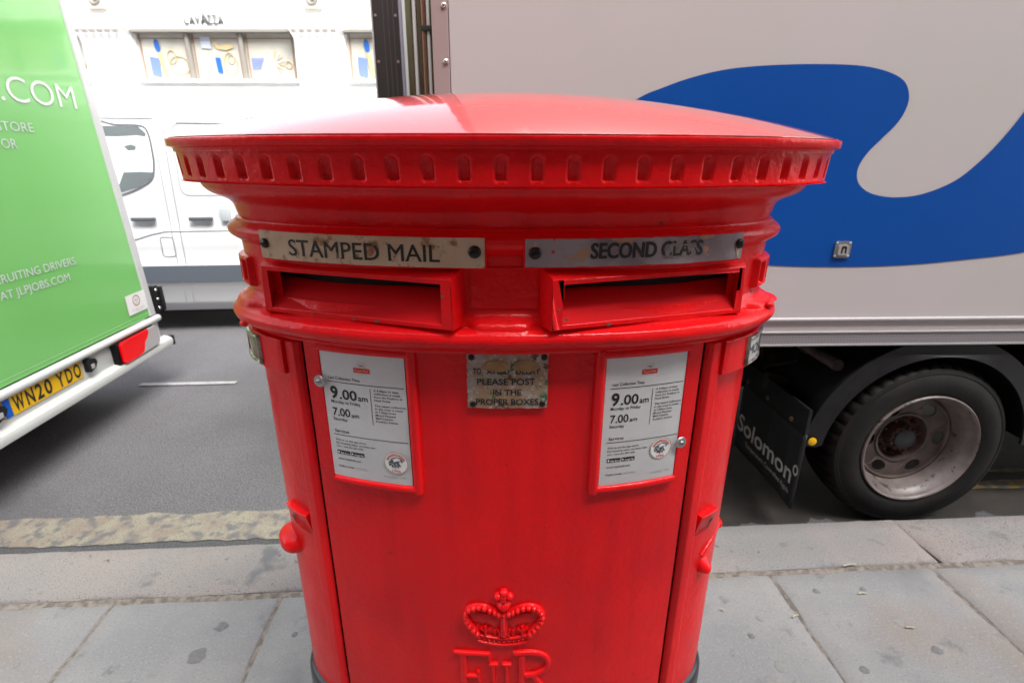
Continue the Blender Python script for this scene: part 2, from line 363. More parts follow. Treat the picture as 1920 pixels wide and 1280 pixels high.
for k in range(-3, 4):
    if k == 0: struct(strip_obj('lane_dash', -2.56, -1.86, 3.685, 3.735, -0.112, ROADWHITE, 0.003, 40))
    else: struct(strip_obj('lane_dash', -2.56 + k * 5.2, -1.0 + k * 5.2, 3.685, 3.735, -0.112, ROADWHITE, 0.004, 40))

pav = D.objects.new('pavement', None); COL.objects.link(pav); struct(pav); pav.matrix_world = street_mat()
bm = bmesh.new(); box(bm, -14, 14, -3.6, KV - 0.262, -0.12, -0.0045); fin(bm, 'mortar_bed', MORTAR, pav, smooth=False)
def slab(x0, x1, y0, y1, ztop, zbot, m, name, gap=0.006, edge=0.006, seed=0.0, skew=0.0, par=pav, wob=0.004):
    b = bmesh.new(); g = gap / 2
    nx = max(4, int((x1 - x0) / 0.06)); ny = max(4, int((y1 - y0) / 0.06))
    xs = [0, edge / (x1 - x0)] + [edge / (x1 - x0) + (1 - 2 * edge / (x1 - x0)) * i / nx for i in range(1, nx)] + [1 - edge / (x1 - x0), 1]
    ys = [0, edge / (y1 - y0)] + [edge / (y1 - y0) + (1 - 2 * edge / (y1 - y0)) * i / ny for i in range(1, ny)] + [1 - edge / (y1 - y0), 1]
    def P(fx, fy, z):
        x = x0 + g + (x1 - x0 - 2 * g) * fx; y = y0 + g + (y1 - y0 - 2 * g) * fy
        x += skew * (fy - 0.5)
        e = min(fx, 1 - fx, fy, 1 - fy)
        k = 1.0 if e < 0.001 else (0.7 if e < 0.03 else 0.0)
        x += k * wob * nz3(x * 9 + seed, y * 9, seed); y += k * wob * nz3(x * 9, y * 9 + seed, seed + 5)
        zz = z - (edge * (0.6 + 0.9 * abs(nz3(x * 14, y * 14, seed))) if e < 0.001 else 0) + 0.0012 * nz3(x * 4, y * 4, seed)
        return (x, y, zz)
    top = [[b.verts.new(P(fx, fy, ztop)) for fy in ys] for fx in xs]
    for i in range(len(xs) - 1):
        for j in range(len(ys) - 1):
            b.faces.new((top[i][j], top[i + 1][j], top[i + 1][j + 1], top[i][j + 1]))
    rim = [top[i][0] for i in range(len(xs))] + [top[-1][j] for j in range(1, len(ys))] + [top[i][-1] for i in range(len(xs) - 2, -1, -1)] + [top[0][j] for j in range(len(ys) - 2, 0, -1)]
    low = [b.verts.new((v.co.x, v.co.y, zbot)) for v in rim]
    for i in range(len(rim)):
        j = (i + 1) % len(rim); b.faces.new((rim[i], low[i], low[j], rim[j]))
    return fin(b, name, m, par, angle=50)
KI = KV - 0.262
joints = [-4.6, -3.4, -2.45, -1.322, -0.742, 0.02, 1.085, 1.725, 2.8, 3.7, 4.9]
for i in range(len(joints) - 1):
    slab(joints[i], joints[i + 1], 0.78, KI - 0.020, 0.0, -0.06, SLAB, 'paving_slab', gap=0.010, seed=i * 3.7, wob=0.008)
j2 = [-5.0, -3.9, -2.9, -2.0, -1.0, -0.1, 0.7, 1.5, 2.4, 3.3, 4.4]
for r_, (a, b_) in enumerate(((0.05, 0.775), (-0.85, 0.045), (-1.85, -0.855), (-2.7, -1.855), (-3.6, -2.705))):
    for i in range(len(j2) - 1):
        sh = 0.33 * r_
        slab(j2[i] + sh, j2[i + 1] + sh, a, b_, 0.0, -0.06, SLAB, 'paving_slab', gap=0.008, seed=i * 2.1 + 40 + r_)
kj = [-6.5, -5.2, -3.9, -2.75, -0.45, 0.62, 1.79, 3.3, 4.7, 6.2]
for i in range(len(kj) - 1):
    slab(kj[i], kj[i + 1], KI, KV, 0.002 + (0.003 if i % 2 else 0), -0.13, GRANP if i in (2, 3) else GRAN, 'kerb_stone', gap=0.006, edge=0.012, seed=i * 5.3, skew=-0.03 if i > 5 else 0, wob=0.006)
# trodden gum and small litter on the slabs (world x, y, radius)
bm = bmesh.new()
def px(u_, v_, z=0.0):      # used once to convert photo measurements into ground positions
    return (u_, v_)
for (x, y, r, mi) in [(0.86, 1.37, 0.012, 1), (0.72, 1.235, 0.014, 1), (0.845, 1.19, 0.020, 1), (0.80, 1.14, 0.022, 1), (0.87, 1.13, 0.017, 1), (1.33, 1.36, 0.017, 1), (1.30, 1.50, 0.010, 0),
                      (1.12, 1.49, 0.011, 0), (0.80, 1.30, 0.010, 0), (1.38, 1.25, 0.015, 0), (-0.98, 1.33, 0.018, 0), (-1.00, 1.22, 0.026, 0), (-0.72, 1.30, 0.010, 0), (-1.10, 1.16, 0.012, 1), (-1.16, 1.13, 0.014, 1), (1.1, 1.18, 0.013, 0)]:
    o = [(x + r * (0.8 + 0.5 * nz3(k * 0.8, x * 9, y * 9)) * math.cos(k * math.pi / 7), y + r * 0.8 * (1 + 0.25 * nz3(k, y * 7, 3)) * math.sin(k * math.pi / 7)) for k in range(14)]
    top = [bm.verts.new((a, b_, 0.0022)) for a, b_ in o]; lo = [bm.verts.new((a + (a - x) * 0.35, b_ + (b_ - y) * 0.35, 0.0006)) for a, b_ in o]
    f = bm.faces.new(top); f.material_index = mi
    for k in range(14):
        f = bm.faces.new((lo[k], lo[(k + 1) % 14], top[(k + 1) % 14], top[k])); f.material_index = mi
g = fin(bm, 'chewing_gum_spots', [GUM, GUML]); struct(g, 'stuff'); g['label'] = 'grey and pale trodden gum spots on the paving slabs'
bm = bmesh.new()
for (x, y, l, a, mi) in [(0.985, 1.375, 0.026, 0.4, 0), (1.28, 1.475, 0.03, 0.1, 0), (1.35, 1.33, 0.028, -0.1, 0), (1.32, 1.615, 0.055, 0.15, 0), (0.74, 1.40, 0.012, -0.6, 1)]:
    dx, dy = math.cos(a) * l / 2, math.sin(a) * l / 2
    tube(bm, [(x - dx, y - dy, 0.006), (x, y + 0.002, 0.0075), (x + dx, y + dy, 0.006)], 0.0028, 6)
g = fin(bm, 'litter_scraps', mat('pale litter', (0.45, 0.42, 0.33), rough=0.8)); struct(g, 'stuff'); g['label'] = 'small pale straws and scraps lying on the paving'

# ------------------------------------------------------------------ the pillar box
class Oval:
    def __init__(s, a, b, n=4000):
        s.a, s.b = a, b; s.n = n; s.t = [(-math.pi + 2 * math.pi * i / n) for i in range(n + 1)]
        P = [(a * math.sin(t), -b * math.cos(t)) for t in s.t]; L = [0.0]
        for i in range(n): L.append(L[-1] + math.hypot(P[i + 1][0] - P[i][0], P[i + 1][1] - P[i][1]))
        h = L[n // 2]; s.L = [x - h for x in L]; s.half = h; s.per = 2 * h
    def th(s, q):
        import bisect
        q = max(-s.half, min(s.half, q)); i = min(max(bisect.bisect_left(s.L, q), 1), s.n)
        f = (q - s.L[i - 1]) / (s.L[i] - s.L[i - 1]); return s.t[i - 1] + f * (s.t[i] - s.t[i - 1])
    def P(s, q, off, z):
        t = s.th(q); x, y = s.a * math.sin(t), -s.b * math.cos(t)
        nx, ny = math.sin(t) / s.a, -math.cos(t) / s.b; l = math.hypot(nx, ny)
        return Vector((x + nx / l * off, y + ny / l * off, z))
    def s_of_x(s, x, side='front'):
        t = math.asin(max(-1, min(1, x / s.a))); i = int((t + math.pi) / (2 * math.pi) * s.n); return s.L[i]
OV = Oval(0.480, 0.210); OC = Oval(0.5575, 0.2875)
BX, BY = -0.0150, 0.985
PB = thing('pillar_box', 'large oval red cast-iron pillar box with two posting slots standing on the pavement', 'pillar box', (BX, BY, 0))
def SX(xw): return OV.s_of_x(xw - BX)        # arc position of a point that lies at world x on the front
def SO(xw, off):      # the same for something standing `off` proud of the surface
    q = SX(xw)
    for _ in range(12): q += (xw - BX - OV.P(q, off, 0).x) * 0.8
    return q
NS = 300
def uneven(q, z, k=0.0007): return k * (nz3(q * 7, z * 9, 1.3) + 0.6 * nz3(q * 21, z * 25, 4.1))
def lathe_oval(name, prof, ov=OV, m=RED, q0=None, q1=None, n=NS, skip=None, un=0.0007, parent=PB, angle=45, mod=None):
    b = bmesh.new(); closed = q0 is None
    qs = [-ov.half + ov.per * i / n for i in range(n)] if closed else lin(q0, q1, n)
    V = [[b.verts.new(ov.P(q, (mod(q, z, off) if mod else off) + uneven(q, z + off, un), z)) for (off, z) in prof] for q in qs]
    N_ = len(qs)
    for i in range(N_ if closed else N_ - 1):
        for j in range(len(prof) - 1):
            if skip and skip(qs[i], qs[(i + 1) % N_], prof[j], prof[j + 1]): continue
            b.faces.new((V[i][j], V[(i + 1) % N_][j], V[(i + 1) % N_][j + 1], V[i][j + 1]))
    return fin(b, name, m, parent, angle=angle)
def refine(prof, n=3):
    out = []
    for i in range(len(prof) - 1):
        p0 = prof[max(i - 1, 0)]; p1, p2 = prof[i], prof[i + 1]; p3 = prof[min(i + 2, len(prof) - 1)]
        for k in range(n):
            t = k / n
            out.append(tuple(0.5 * ((2 * p1[c]) + (-p0[c] + p2[c]) * t + (2 * p0[c] - 5 * p1[c] + 4 * p2[c] - p3[c]) * t * t + (-p0[c] + 3 * p1[c] - 3 * p2[c] + p3[c]) * t ** 3) for c in (0, 1)))
    out.append(prof[-1]); return out
# cap: dome
b = bmesh.new()
EA, EB = 0.5660, 0.296
rs = [0.0] + [math.sin(math.pi / 2 * i / 40) for i in range(1, 41)]
V = []
for i in range(240):
    t = 2 * math.pi * i / 240
    V.append([b.verts.new((EA * r * math.sin(t), -EB * r * math.cos(t), 1.5275 + 0.0735 * max(0.0, (1 - r * r)) ** 0.97 + 0.0012 * (1 - r) * nz3(r * 3 * math.cos(t), r * 3 * math.sin(t), 2))) for r in rs[1:]])
c0 = b.verts.new((0, 0, 1.6010))
for i in range(240):
    j = (i + 1) % 240; b.faces.new((c0, V[i][0], V[j][0]))
    for k in range(len(rs) - 2): b.faces.new((V[i][k], V[i][k + 1], V[j][k + 1], V[j][k]))
    # thin lip under the dome edge
low = [b.verts.new((v[-1].co.x, v[-1].co.y, 1.5265)) for v in V]
for i in range(240): b.faces.new((V[i][-1], low[i], low[(i + 1) % 240], V[(i + 1) % 240][-1]))
fin(b, 'cap', REDTOP, PB, angle=60)
lathe_oval('cap_seam', [(0.02, 1.5266), (0.0835, 1.5266), (0.0835, 1.5240)], m=SEAM, un=0)
# rim fascia
lathe_oval('cap_rim', [(0.03, 1.5252)] + [(0.0870, 1.5252), (0.0888, 1.5245), (0.0890, 1.5235), (0.0885, 1.5150), (0.0870, 1.5135), (0.0830, 1.5125), (0.0808, 1.5115), (0.0800, 1.5085), (0.0800, 1.5060)], un=0.0006)
# fluted band
NF = 58
fl = OC.per / NF
b = bmesh.new()
per = 16; qs = [-OC.half + OC.per * (i + 0.0) / (NF * per) for i in range(NF * per)]
zs = [1.506, 1.5045, 1.502, 1.4995, 1.497, 1.494, 1.490, 1.485, 1.480, 1.476, 1.4735, 1.4715, 1.469, 1.4655, 1.4635, 1.462]
def flute(q, z):
    d = ((q / fl) + 0.5) % 1.0 - 0.5; x = d * fl             # distance from the centre of the nearest niche
    hw = 0.0080; ztop = 1.5005; zb = 1.4705
    if z > ztop - hw: e = math.hypot(x, z - (ztop - hw)) / hw
    else: e = abs(x) / hw
    k = ss(1.08, 0.72, e) * ss(zb - 0.001, zb + 0.0015, z)
    return -0.0085 * k * (0.65 + 0.35 * ss(1.505, 1.475, z))
V = [[b.verts.new(OC.P(q, (0.0025 - 0.0035 * (1.506 - z) / 0.044) + flute(q, z) + uneven(q, z, 0.0007) - (0.0015 if z < 1.4625 else 0), z)) for z in zs] for q in qs]
N_ = len(qs)
for i in range(N_):
    for j in range(len(zs) - 1): b.faces.new((V[i][j], V[(i + 1) % N_][j], V[(i + 1) % N_][j + 1], V[i][j + 1]))
fin(b, 'fluted_band', RED, PB, angle=75)
# cyma under the band, upper torus
lathe_oval('neck', [(0.0775, 1.4622), (0.056, 1.4612), (0.052, 1.459)] + refine([(0.0505, 1.456), (0.047, 1.450), (0.037, 1.442), (0.019, 1.434), (0.008, 1.425), (0.0035, 1.412), (0.001, 1.402)], 3)
           + [(0.0065, 1.3995), (0.0075, 1.3965)] + refine([(0.012, 1.394), (0.019, 1.388), (0.022, 1.381), (0.019, 1.373), (0.012, 1.367), (0.006, 1.363), (0.003, 1.360)], 3), un=0.0017)
# frieze with the real openings behind the hoods
def slot_skip(qa, qb, pa, pb):
    zc = (pa[1] + pb[1]) / 2; qc = (qa + qb) / 2
    return 1.277 < zc < 1.3245 and (SX(-0.385) < qc < SX(-0.105) or SX(0.08) < qc < SX(0.36))
lathe_oval('frieze', [(0.003, 1.360), (0.002, 1.345), (0.0015, 1.3245), (0.0015, 1.3135), (0.0015, 1.306), (0.001, 1.285), (0.002, 1.2765)], skip=slot_skip, n=420)
lathe_oval('inner_shell', [(-0.03, 1.44), (-0.03, 1.21)], m=DARKHOLE, un=0, n=120)
# lower moulding
lathe_oval('collar', refine([(0.002, 1.2765), (0.006, 1.270), (0.014, 1.2635), (0.021, 1.260), (0.0255, 1.255), (0.027, 1.2495)], 3) + [(0.0285, 1.2475)]
           + refine([(0.032, 1.245), (0.036, 1.237), (0.0345, 1.228), (0.0285, 1.2205), (0.020, 1.216), (0.0165, 1.213)], 3) + [(0.012, 1.2105), (0.0105, 1.206), (0.003, 1.2045), (0.001, 1.203)], un=0.0020,
            mod=lambda q, z, off: off * (1 - 0.62 * ss(1.2465, 1.2505, z) * ss(SX(0.425), SX(0.395), abs(q)) * ss(0.035, 0.055, abs(q))))
# body front/back and doors
GS = (SX(-0.3625), SX(0.3375))
GH = (GS[1] - GS[0]) / 2
# local arc centre is 0 for the front
def body_part(name, q0, q1, zt, zb, hfn, n, nzv=34):
    b = bmesh.new(); qs = lin(q0, q1, n); zs = lin(zb, zt - 0.006, nzv) + [zt - 0.0045, zt - 0.0035, zt - 0.002, zt]; nzv += 4
    V = [[b.verts.new(OV.P(q, hfn(q, z) + uneven(q, z, 0.0008), z)) for z in zs] for q in qs]
    for i in range(len(qs) - 1):
        for j in range(len(zs) - 1): b.faces.new((V[i][j], V[i + 1][j], V[i + 1][j + 1], V[i][j + 1]))
    return b
b = body_part('body', -GH + 0.0022, GH - 0.0022, 1.204, 0.33, lambda q, z: -0.004 * ss(GH - 0.006, GH - 0.0022, abs(q)), 160)
fin(b, 'body', RED, PB)
lathe_oval('inner_lining', [(-0.014, 1.205), (-0.014, 0.33)], m=SEAM, un=0, n=160)
SE = OV.half / 2      # arc position of the end of the oval
DB = OV.half - GH     # back seam
def door_h(q, z):
    a = abs(q) - GH
    st = ss(0.003, 0.008, a) * ss(0.036, 0.029, a) * ss(1.2010, 1.1992, z)
    return 0.0095 * st - 0.004 * ss(0.006, 0.0022, a)
for s in (-1, 1):
    b = body_part('door', s * (GH + 0.0022), s * (DB - 0.0022), 1.2035, 0.335, door_h, 170)
    d = fin(b, 'door', RED, PB, angle=50)
    if s < 0: dl = d
    else: dr = d
b = bmesh.new()
for sg in (1,):
    qs = lin(DB + 0.0022, OV.per - DB - 0.0022, 60)
    V = [[b.verts.new(OV.P(q if q <= OV.half else q - OV.per, 0, z)) for z in lin(0.335, 1.203, 6)] for q in qs]
    for i in range(len(qs) - 1):
        for j in range(6): b.faces.new((V[i][j], V[i + 1][j], V[i + 1][j + 1], V[i][j + 1]))
fin(b, 'back_panel', RED, PB)
lathe_oval('plinth', [(-0.01, 0.335), (0.002, 0.333), (0.008, 0.326), (0.011, 0.316), (0.012, 0.29), (0.012, 0.06), (0.034, 0.05), (0.036, 0.0)], m=PLINTH)

# generic relief: raised block following the oval
def block(name, q0, q1, z0, z1, off0, off1, m=RED, parent=PB, bev=0.0015, n=12, slope=0.0, off1b=None, hide=False):
    """curved block between arc q0..q1, z0..z1; off1 at the top edge, off1b at the bottom edge"""
    b = bmesh.new(); ob = off1 if off1b is None else off1b
    qs = lin(q0, q1, n)
    prof = [(off0, z1), (off1 - bev, z1), (off1, z1 - bev), (ob, z0 + bev), (max(off0, ob - bev), z0), (off0, z0)]
    rows = []
    for i, q in enumerate(qs):
        k = bev if i in (0, n) else 0
        rows.append([b.verts.new(OV.P(q, max(off0, o - k) if j in (1, 2, 3, 4) else o, z)) for j, (o, z) in enumerate(prof)])
    for i in range(n):
        for j in range(len(prof) - 1): b.faces.new((rows[i][j], rows[i + 1][j], rows[i + 1][j + 1], rows[i][j + 1]))
    b.faces.new(rows[0]); b.faces.new(rows[-1][::-1])
    return fin(b, name, m, parent, angle=40)
def ridge(b, pts, w, h, seg=8, off=0.0, taper=None):
    """rounded raised stroke through (q,z) points lying on the oval"""
    P = [Vector(p) for p in pts]; rows = []
    for i, p in enumerate(P):
        d = (P[min(i + 1, len(P) - 1)] - P[max(i - 1, 0)]).normalized(); nrm = Vector((-d.y, d.x))
        ww = w * (taper(i / (len(P) - 1)) if taper else 1)
        rows.append([b.verts.new(OV.P(p.x + nrm.x * ww / 2 * math.cos(math.pi * k / seg), off - 0.001 + (h + 0.001) * math.sin(math.pi * k / seg) ** 0.7, p.y + nrm.y * ww / 2 * math.cos(math.pi * k / seg))) for k in range(seg + 1)])
    for i in range(len(rows) - 1):
        for k in range(seg): b.faces.new((rows[i][k], rows[i + 1][k], rows[i + 1][k + 1], rows[i][k + 1]))
    b.faces.new(rows[0]); b.faces.new(rows[-1][::-1])
def dome(b, q, z, rq, rz, h, off=0.0, seg=16, rings=5):
    prev = None
    c = b.verts.new(OV.P(q, off + h, z)); last = None
    for j in range(1, rings + 1):
        t = math.pi / 2 * j / rings
        ring = [b.verts.new(OV.P(q + rq * math.sin(t) * math.cos(2 * math.pi * k / seg), off + h * math.cos(t), z + rz * math.sin(t) * math.sin(2 * math.pi * k / seg))) for k in range(seg)]
        for k in range(seg):
            if last is None: b.faces.new((c, ring[k], ring[(k + 1) % seg]))
            else: b.faces.new((last[k], ring[k], ring[(k + 1) % seg], last[(k + 1) % seg]))
        last = ring
def screw(name, q, z, r, h, off, m=SCREW, parent=PB, slot=True, ang=0.3, rq=None):
    b = bmesh.new()
    pr = [(0, h), (r * 0.55, h * 0.97), (r * 0.85, h * 0.75), (r, h * 0.35), (r, -0.002)]
    seg = 20; c = b.verts.new(OV.P(q, off + h, z)); last = None
    for (rr, hh) in pr[1:]:
        ring = [b.verts.new(OV.P(q + rr * math.cos(2 * math.pi * k / seg), off + hh, z + rr * math.sin(2 * math.pi * k / seg))) for k in range(seg)]
        for k in range(seg):
            if last is None: b.faces.new((c, ring[k], ring[(k + 1) % seg]))
            else: b.faces.new((last[k], ring[k], ring[(k + 1) % seg], last[(k + 1) % seg]))
        last = ring
    o = fin(b, name, m, parent)
    if slot:
        b = bmesh.new(); w_, l_ = r * 0.13, r * 0.72
        ca, sa = math.cos(ang), math.sin(ang)
        b.faces.new([b.verts.new(OV.P(q + x * ca - y * sa, off + h + 0.0003, z + x * sa + y * ca)) for x, y in ((-l_, -w_), (l_, -w_), (l_, w_), (-l_, w_))])
        fin(b, 'screw_slot', DARKHOLE, o, smooth=False)
    return o
def patch(name, q0, q1, z0, z1, off, m, parent=PB, n=24, nz_=3, th=0.0015, jag=0.0, seed=0.0):
    b = bmesh.new(); qs = lin(q0, q1, n); zs = lin(z0, z1, nz_)
    def J(q, z, e): return jag * nz3(q * 90 + seed, z * 90, seed) if e else 0
    V = [[b.verts.new(OV.P(q + J(q, z, i in (0, n)), off, z + J(z, q, j in (0, nz_)))) for j, z in enumerate(zs)] for i, q in enumerate(qs)]
    for i in range(n):
        for j in range(nz_): b.faces.new((V[i][j], V[i + 1][j], V[i + 1][j + 1], V[i][j + 1]))
    rim = [V[i][0] for i in range(n + 1)] + [V[-1][j] for j in range(1, nz_ + 1)] + [V[i][-1] for i in range(n - 1, -1, -1)] + [V[0][j] for j in range(nz_ - 1, 0, -1)]
    c = Vector((0, 0, 0))
    low = []
    for v in rim:
        d = Vector((v.co.x / OV.a ** 2, v.co.y / OV.b ** 2, 0)).normalized(); low.append(b.verts.new(v.co - d * th))
    for i in range(len(rim)): b.faces.new((rim[i], low[i], low[(i + 1) % len(rim)], rim[(i + 1) % len(rim)]))
    return fin(b, name, m, parent, angle=30)

# posting slots: hoods with a sloping floor
def hood(s):
    # plan: face line from the outer end A to the inner end B (local coordinates), body behind
    cx = lambda x: s * x
    A = Vector((cx(0.3985), 0.842 - BY)); B = Vector((cx(0.0735), 0.738 - BY))       # face outline
    Aw = Vector((cx(0.405), 0.886 - BY)); Bw = Vector((cx(0.055), 0.779 - BY))       # where it meets the frieze
    zb, zt, ztw, zbw = 1.2525, 1.3325, 1.3470, 1.2500
    L = (B - A).length
    def on(t, w, z):    # t along the face 0..1, w 0 front .. 1 wall
        p = A.lerp(B, t); q = Aw.lerp(Bw, t); r = p.lerp(q, w); return (r.x, r.y, z)
    fo, fi = 0.012 / L, 0.018 / L
    t0, t1 = fo, 1 - fi; z0, z1 = 1.2610, 1.3235
    b = bmesh.new()
    MI = [0]
    def q4(*p):
        b.faces.new([b.verts.new(x) for x in p]).material_index = MI[0]
    bv = 0.0022
    # outer skin
    n = 10
    ts = lin(0, 1, n)
    for i in range(n):
        a, c = ts[i], ts[i + 1]
        wob = lambda t: 0.0008 * nz3(t * 9, s, 2)
        q4(on(a, 0.04, zt), on(c, 0.04, zt), on(c, 1.25, ztw + 0.003), on(a, 1.25, ztw + 0.003))            # sloping top
        q4(on(a, 0, zt - bv), on(c, 0, zt - bv), on(c, 0.04, zt), on(a, 0.04, zt))
        q4(on(a, 0.03, zb), on(c, 0.03, zb), on(c, 1.25, zbw), on(a, 1.25, zbw))            # underside
        q4(on(a, 0, zb + bv), on(c, 0, zb + bv), on(c, 0.03, zb), on(a, 0.03, zb))
    for t, dt in ((0, -0.0), (1, 0.0)):
        q4(on(t, 0, zb + bv), on(t, 0, zt - bv), on(t, 0.04, zt), on(t, 1.25, ztw + 0.003), on(t, 1.25, zbw), on(t, 0.03, zb))
    # face frame
    for (a, c, e, g) in ((0, t0, zb + bv, zt - bv), (t1, 1, zb + bv, zt - bv), (t0, t1, z1, zt - bv), (t0, t1, zb + bv, z0)):
        q4(on(a, 0, e), on(c, 0, e), on(c, 0, g), on(a, 0, g))
    # inside: side walls, ceiling, sloping floor rising to the slit
    zf = 1.3050; MI[0] = 1
    q4(on(t0, 0, z0), on(t0, 0, z1), on(t0 + 0.004, 1.9, z1), on(t0 + 0.004, 1.9, zf - 0.01))
    q4(on(t1, 0, z0), on(t1, 0, z1), on(t1 - 0.004, 1.9, z1), on(t1 - 0.004, 1.9, zf - 0.01))
    q4(on(t0, 0, z1), on(t1, 0, z1), on(t1 - 0.004, 1.15, z1), on(t0 + 0.004, 1.15, z1))
    m_ = 8
    fl_ = [(0.0, z0), (0.04, z0 + 0.0005), (0.12, z0 + 0.003), (0.5, z0 + 0.022), (0.9, zf - 0.003), (1.25, zf), (1.3, zf - 0.006)]
    for i in range(len(fl_) - 1):
        (w0, h0), (w1, h1) = fl_[i], fl_[i + 1]
        q4(on(t0, w0, h0), on(t1, w0, h0), on(t1, w1, h1), on(t0, w1, h1))
    bmesh.ops.remove_doubles(b, verts=b.verts, dist=1e-5)
    es = [e for e in b.edges if len(e.link_faces) == 2 and e.calc_face_angle(0) > 0.8]
    bmesh.ops.bevel(b, geom=es, offset=0.0016, segments=2, affect='EDGES', profile=0.5)
    return fin(b, 'posting_slot', [RED, REDIN], PB, angle=50)
hood(-1); hood(1)

# name strips over the slots
st = patch('name_strip', SO(-0.4020, 0.0255), SO(-0.0400, 0.0255), 1.3465, 1.3900, 0.0255, BRASS, n=40, jag=0.0006); st['label'] = 'pale worn strip reading STAMPED MAIL'
b = bmesh.new(); q0 = SO(-0.346, 0.0255); q1 = SO(-0.106, 0.0255)
for k, (dx, dz) in enumerate(((-0.00045, 0), (0.00045, 0.0002), (0, 0.0004))): text(b, 'STAMPED MAIL', q0 + dx, 1.3545 + dz, 0.0245, lambda x, y, h: OV.P(x, 0.0259 + k * 0.00008, y), width=q1 - q0)
fin(b, 'lettering', WORNINK, st, smooth=False)
for xw, big in ((-0.3920, 0.0078), (-0.0545, 0.0092)):
    screw('screw', SO(xw, 0.0255), 1.3700, big, 0.005, 0.0255, parent=st, ang=0.2)
st = patch('name_strip', SO(0.0190, 0.0255), SO(0.3660, 0.0255), 1.3480, 1.3885, 0.0255, STEELW, n=40, jag=0.001, seed=4); st['label'] = 'dark grimy strip reading SECOND CLASS'
b = bmesh.new(); q0 = SO(0.115, 0.0255); q1 = SO(0.291, 0.0255)
for k, (dx, dz) in enumerate(((-0.0007, 0), (0.0007, 0.0002), (0, 0.0005))): text(b, 'SECOND CLASS', q0 + dx, 1.3600 + dz, 0.0215, lambda x, y, h: OV.P(x, 0.0259 + k * 0.00008, y), width=q1 - q0, bold=0.018)
fin(b, 'lettering', INK, st, smooth=False)
b = bmesh.new()
add_me(b, poly2d([(SO(0.229, 0.0255) + x * 0.055 / 10, 1.357 + y * 0.024 / 10) for x, y in smooth_closed([(0, 1), (3, 0), (6, 1), (8, 0.3), (9.4, 2), (8.6, 6), (8.9, 9), (5, 8.2), (2.5, 9.2), (0.6, 7.5)], 3)]), lambda x, y, z: OV.P(x, 0.0263, y))
fin(b, 'smear', SMEAR, st, smooth=False)
screw('screw', SO(0.0330, 0.0255), 1.3685, 0.0090, 0.005, 0.0255, parent=st, ang=0.35)
screw('screw', SO(0.3590, 0.0255), 1.3720, 0.0078, 0.005, 0.0255, parent=st, ang=1.4)
for xw, dz, dx in ((0.0335, 0.017, 0.005), (0.3575, -0.021, 0.006)):
    q = SO(xw, 0.0255); b = bmesh.new()
    b.faces.new([b.verts.new(OV.P(q + a, 0.0262, 1.370 + c)) for a, c in ((-dx, 0), (dx, 0), (0, dz))])
    fin(b, 'paint_chip', BRASS, st, smooth=False)
# raised red backing behind the strips and the vertical centre panel
block('strip_backing', SO(-0.404, 0.0255), SO(-0.0370, 0.0255), 1.3440, 1.3925, 0.0, 0.0238, n=40)
block('strip_backing', SO(0.0160, 0.0255), SO(0.369, 0.0255), 1.3450, 1.3915, 0.0, 0.0238, n=40)
block('centre_panel', SX(-0.066), SX(0.041), 1.278, 1.345, 0.0, 0.0045, n=16, bev=0.002)

CHIP = mat('bare metal chip', (0.16, 0.15, 0.10), rough=0.6, col2=(0.06, 0.05, 0.04), nscale=300)
for (t, w_, z, r, s_) in ((0.50, -0.02, 1.2560, 0.0022, -1), (0.62, -0.02, 1.2565, 0.0028, -1), (0.28, -0.02, 1.2575, 0.0018, -1), (0.93, -0.02, 1.2700, 0.0024, 1), (0.72, -0.02, 1.2560, 0.0026, 1), (0.955, -0.02, 1.3050, 0.0020, -1), (0.965, -0.02, 1.2860, 0.0016, 1)):
    A_c = Vector((s_ * 0.3985, 0.842 - BY)); B_c = Vector((s_ * 0.0735, 0.738 - BY)); p = A_c.lerp(B_c, t); d = (B_c - A_c).normalized(); nn = Vector((-d.y, d.x)); nn = nn if nn.y < 0 else -nn
    b = bmesh.new(); b.faces.new([b.verts.new((p.x + nn.x * 0.0006 + d.x * r * 1.5 * (1 + 0.4 * nz3(k, t * 9, 1)) * math.cos(k * 0.785), p.y + nn.y * 0.0006 + d.y * r * 1.5 * (1 + 0.4 * nz3(k, t * 9, 1)) * math.cos(k * 0.785), z + r * (1 + 0.4 * nz3(k, t * 9, 5)) * math.sin(k * 0.785))) for k in range(8)])
    fin(b, 'paint_chip', CHIP, PB, smooth=False)
# fluted bosses at both ends of the frieze
for s in (-1, 1):
    b = bmesh.new(); n1, n2 = 30, 26; q0, q1 = s * (SE - 0.108), s * (SE - 0.006); z0, z1 = 1.283, 1.337
    def hb(q, z):
        t = (q - q0) / (q1 - q0); e = ss(0, 0.07, t) * ss(1, 0.93, t) * ss(z0, z0 + 0.003, z) * ss(z1, z1 - 0.003, z)
        h = 0.011 * e
        for c in (0.2, 0.5, 0.8):
            k = ss(0.115, 0.075, abs(t - c)) * ss(z0 + 0.006, z0 + 0.010, z) * ss(z1 - 0.006, z1 - 0.010, z)
            h -= 0.009 * k * e
        return h
    grid(b, lin(q0, q1, n1 * 2), lin(z0, z1, n2), lambda q, z: OV.P(q, 0.001 + hb(q, z), z))
    fin(b, 'fluted_boss', RED, PB, angle=60)
# bolt heads on the collar
for s, q_, z_ in ((-1, -0.435, 1.2225), (1, 0.452, 1.2535)):
    b = bmesh.new(); qq = s * OV.s_of_x(abs(q_)); dome(b, qq, z_, 0.010, 0.007, 0.009, off=0.031 if s < 0 else 0.028, seg=12)
    fin(b, 'bolt_head', RED, PB)
b = bmesh.new(); dome(b, SE - 0.01, 1.2485, 0.03, 0.006, 0.016, off=0.026, seg=18); fin(b, 'paint_lump', RED, PB)

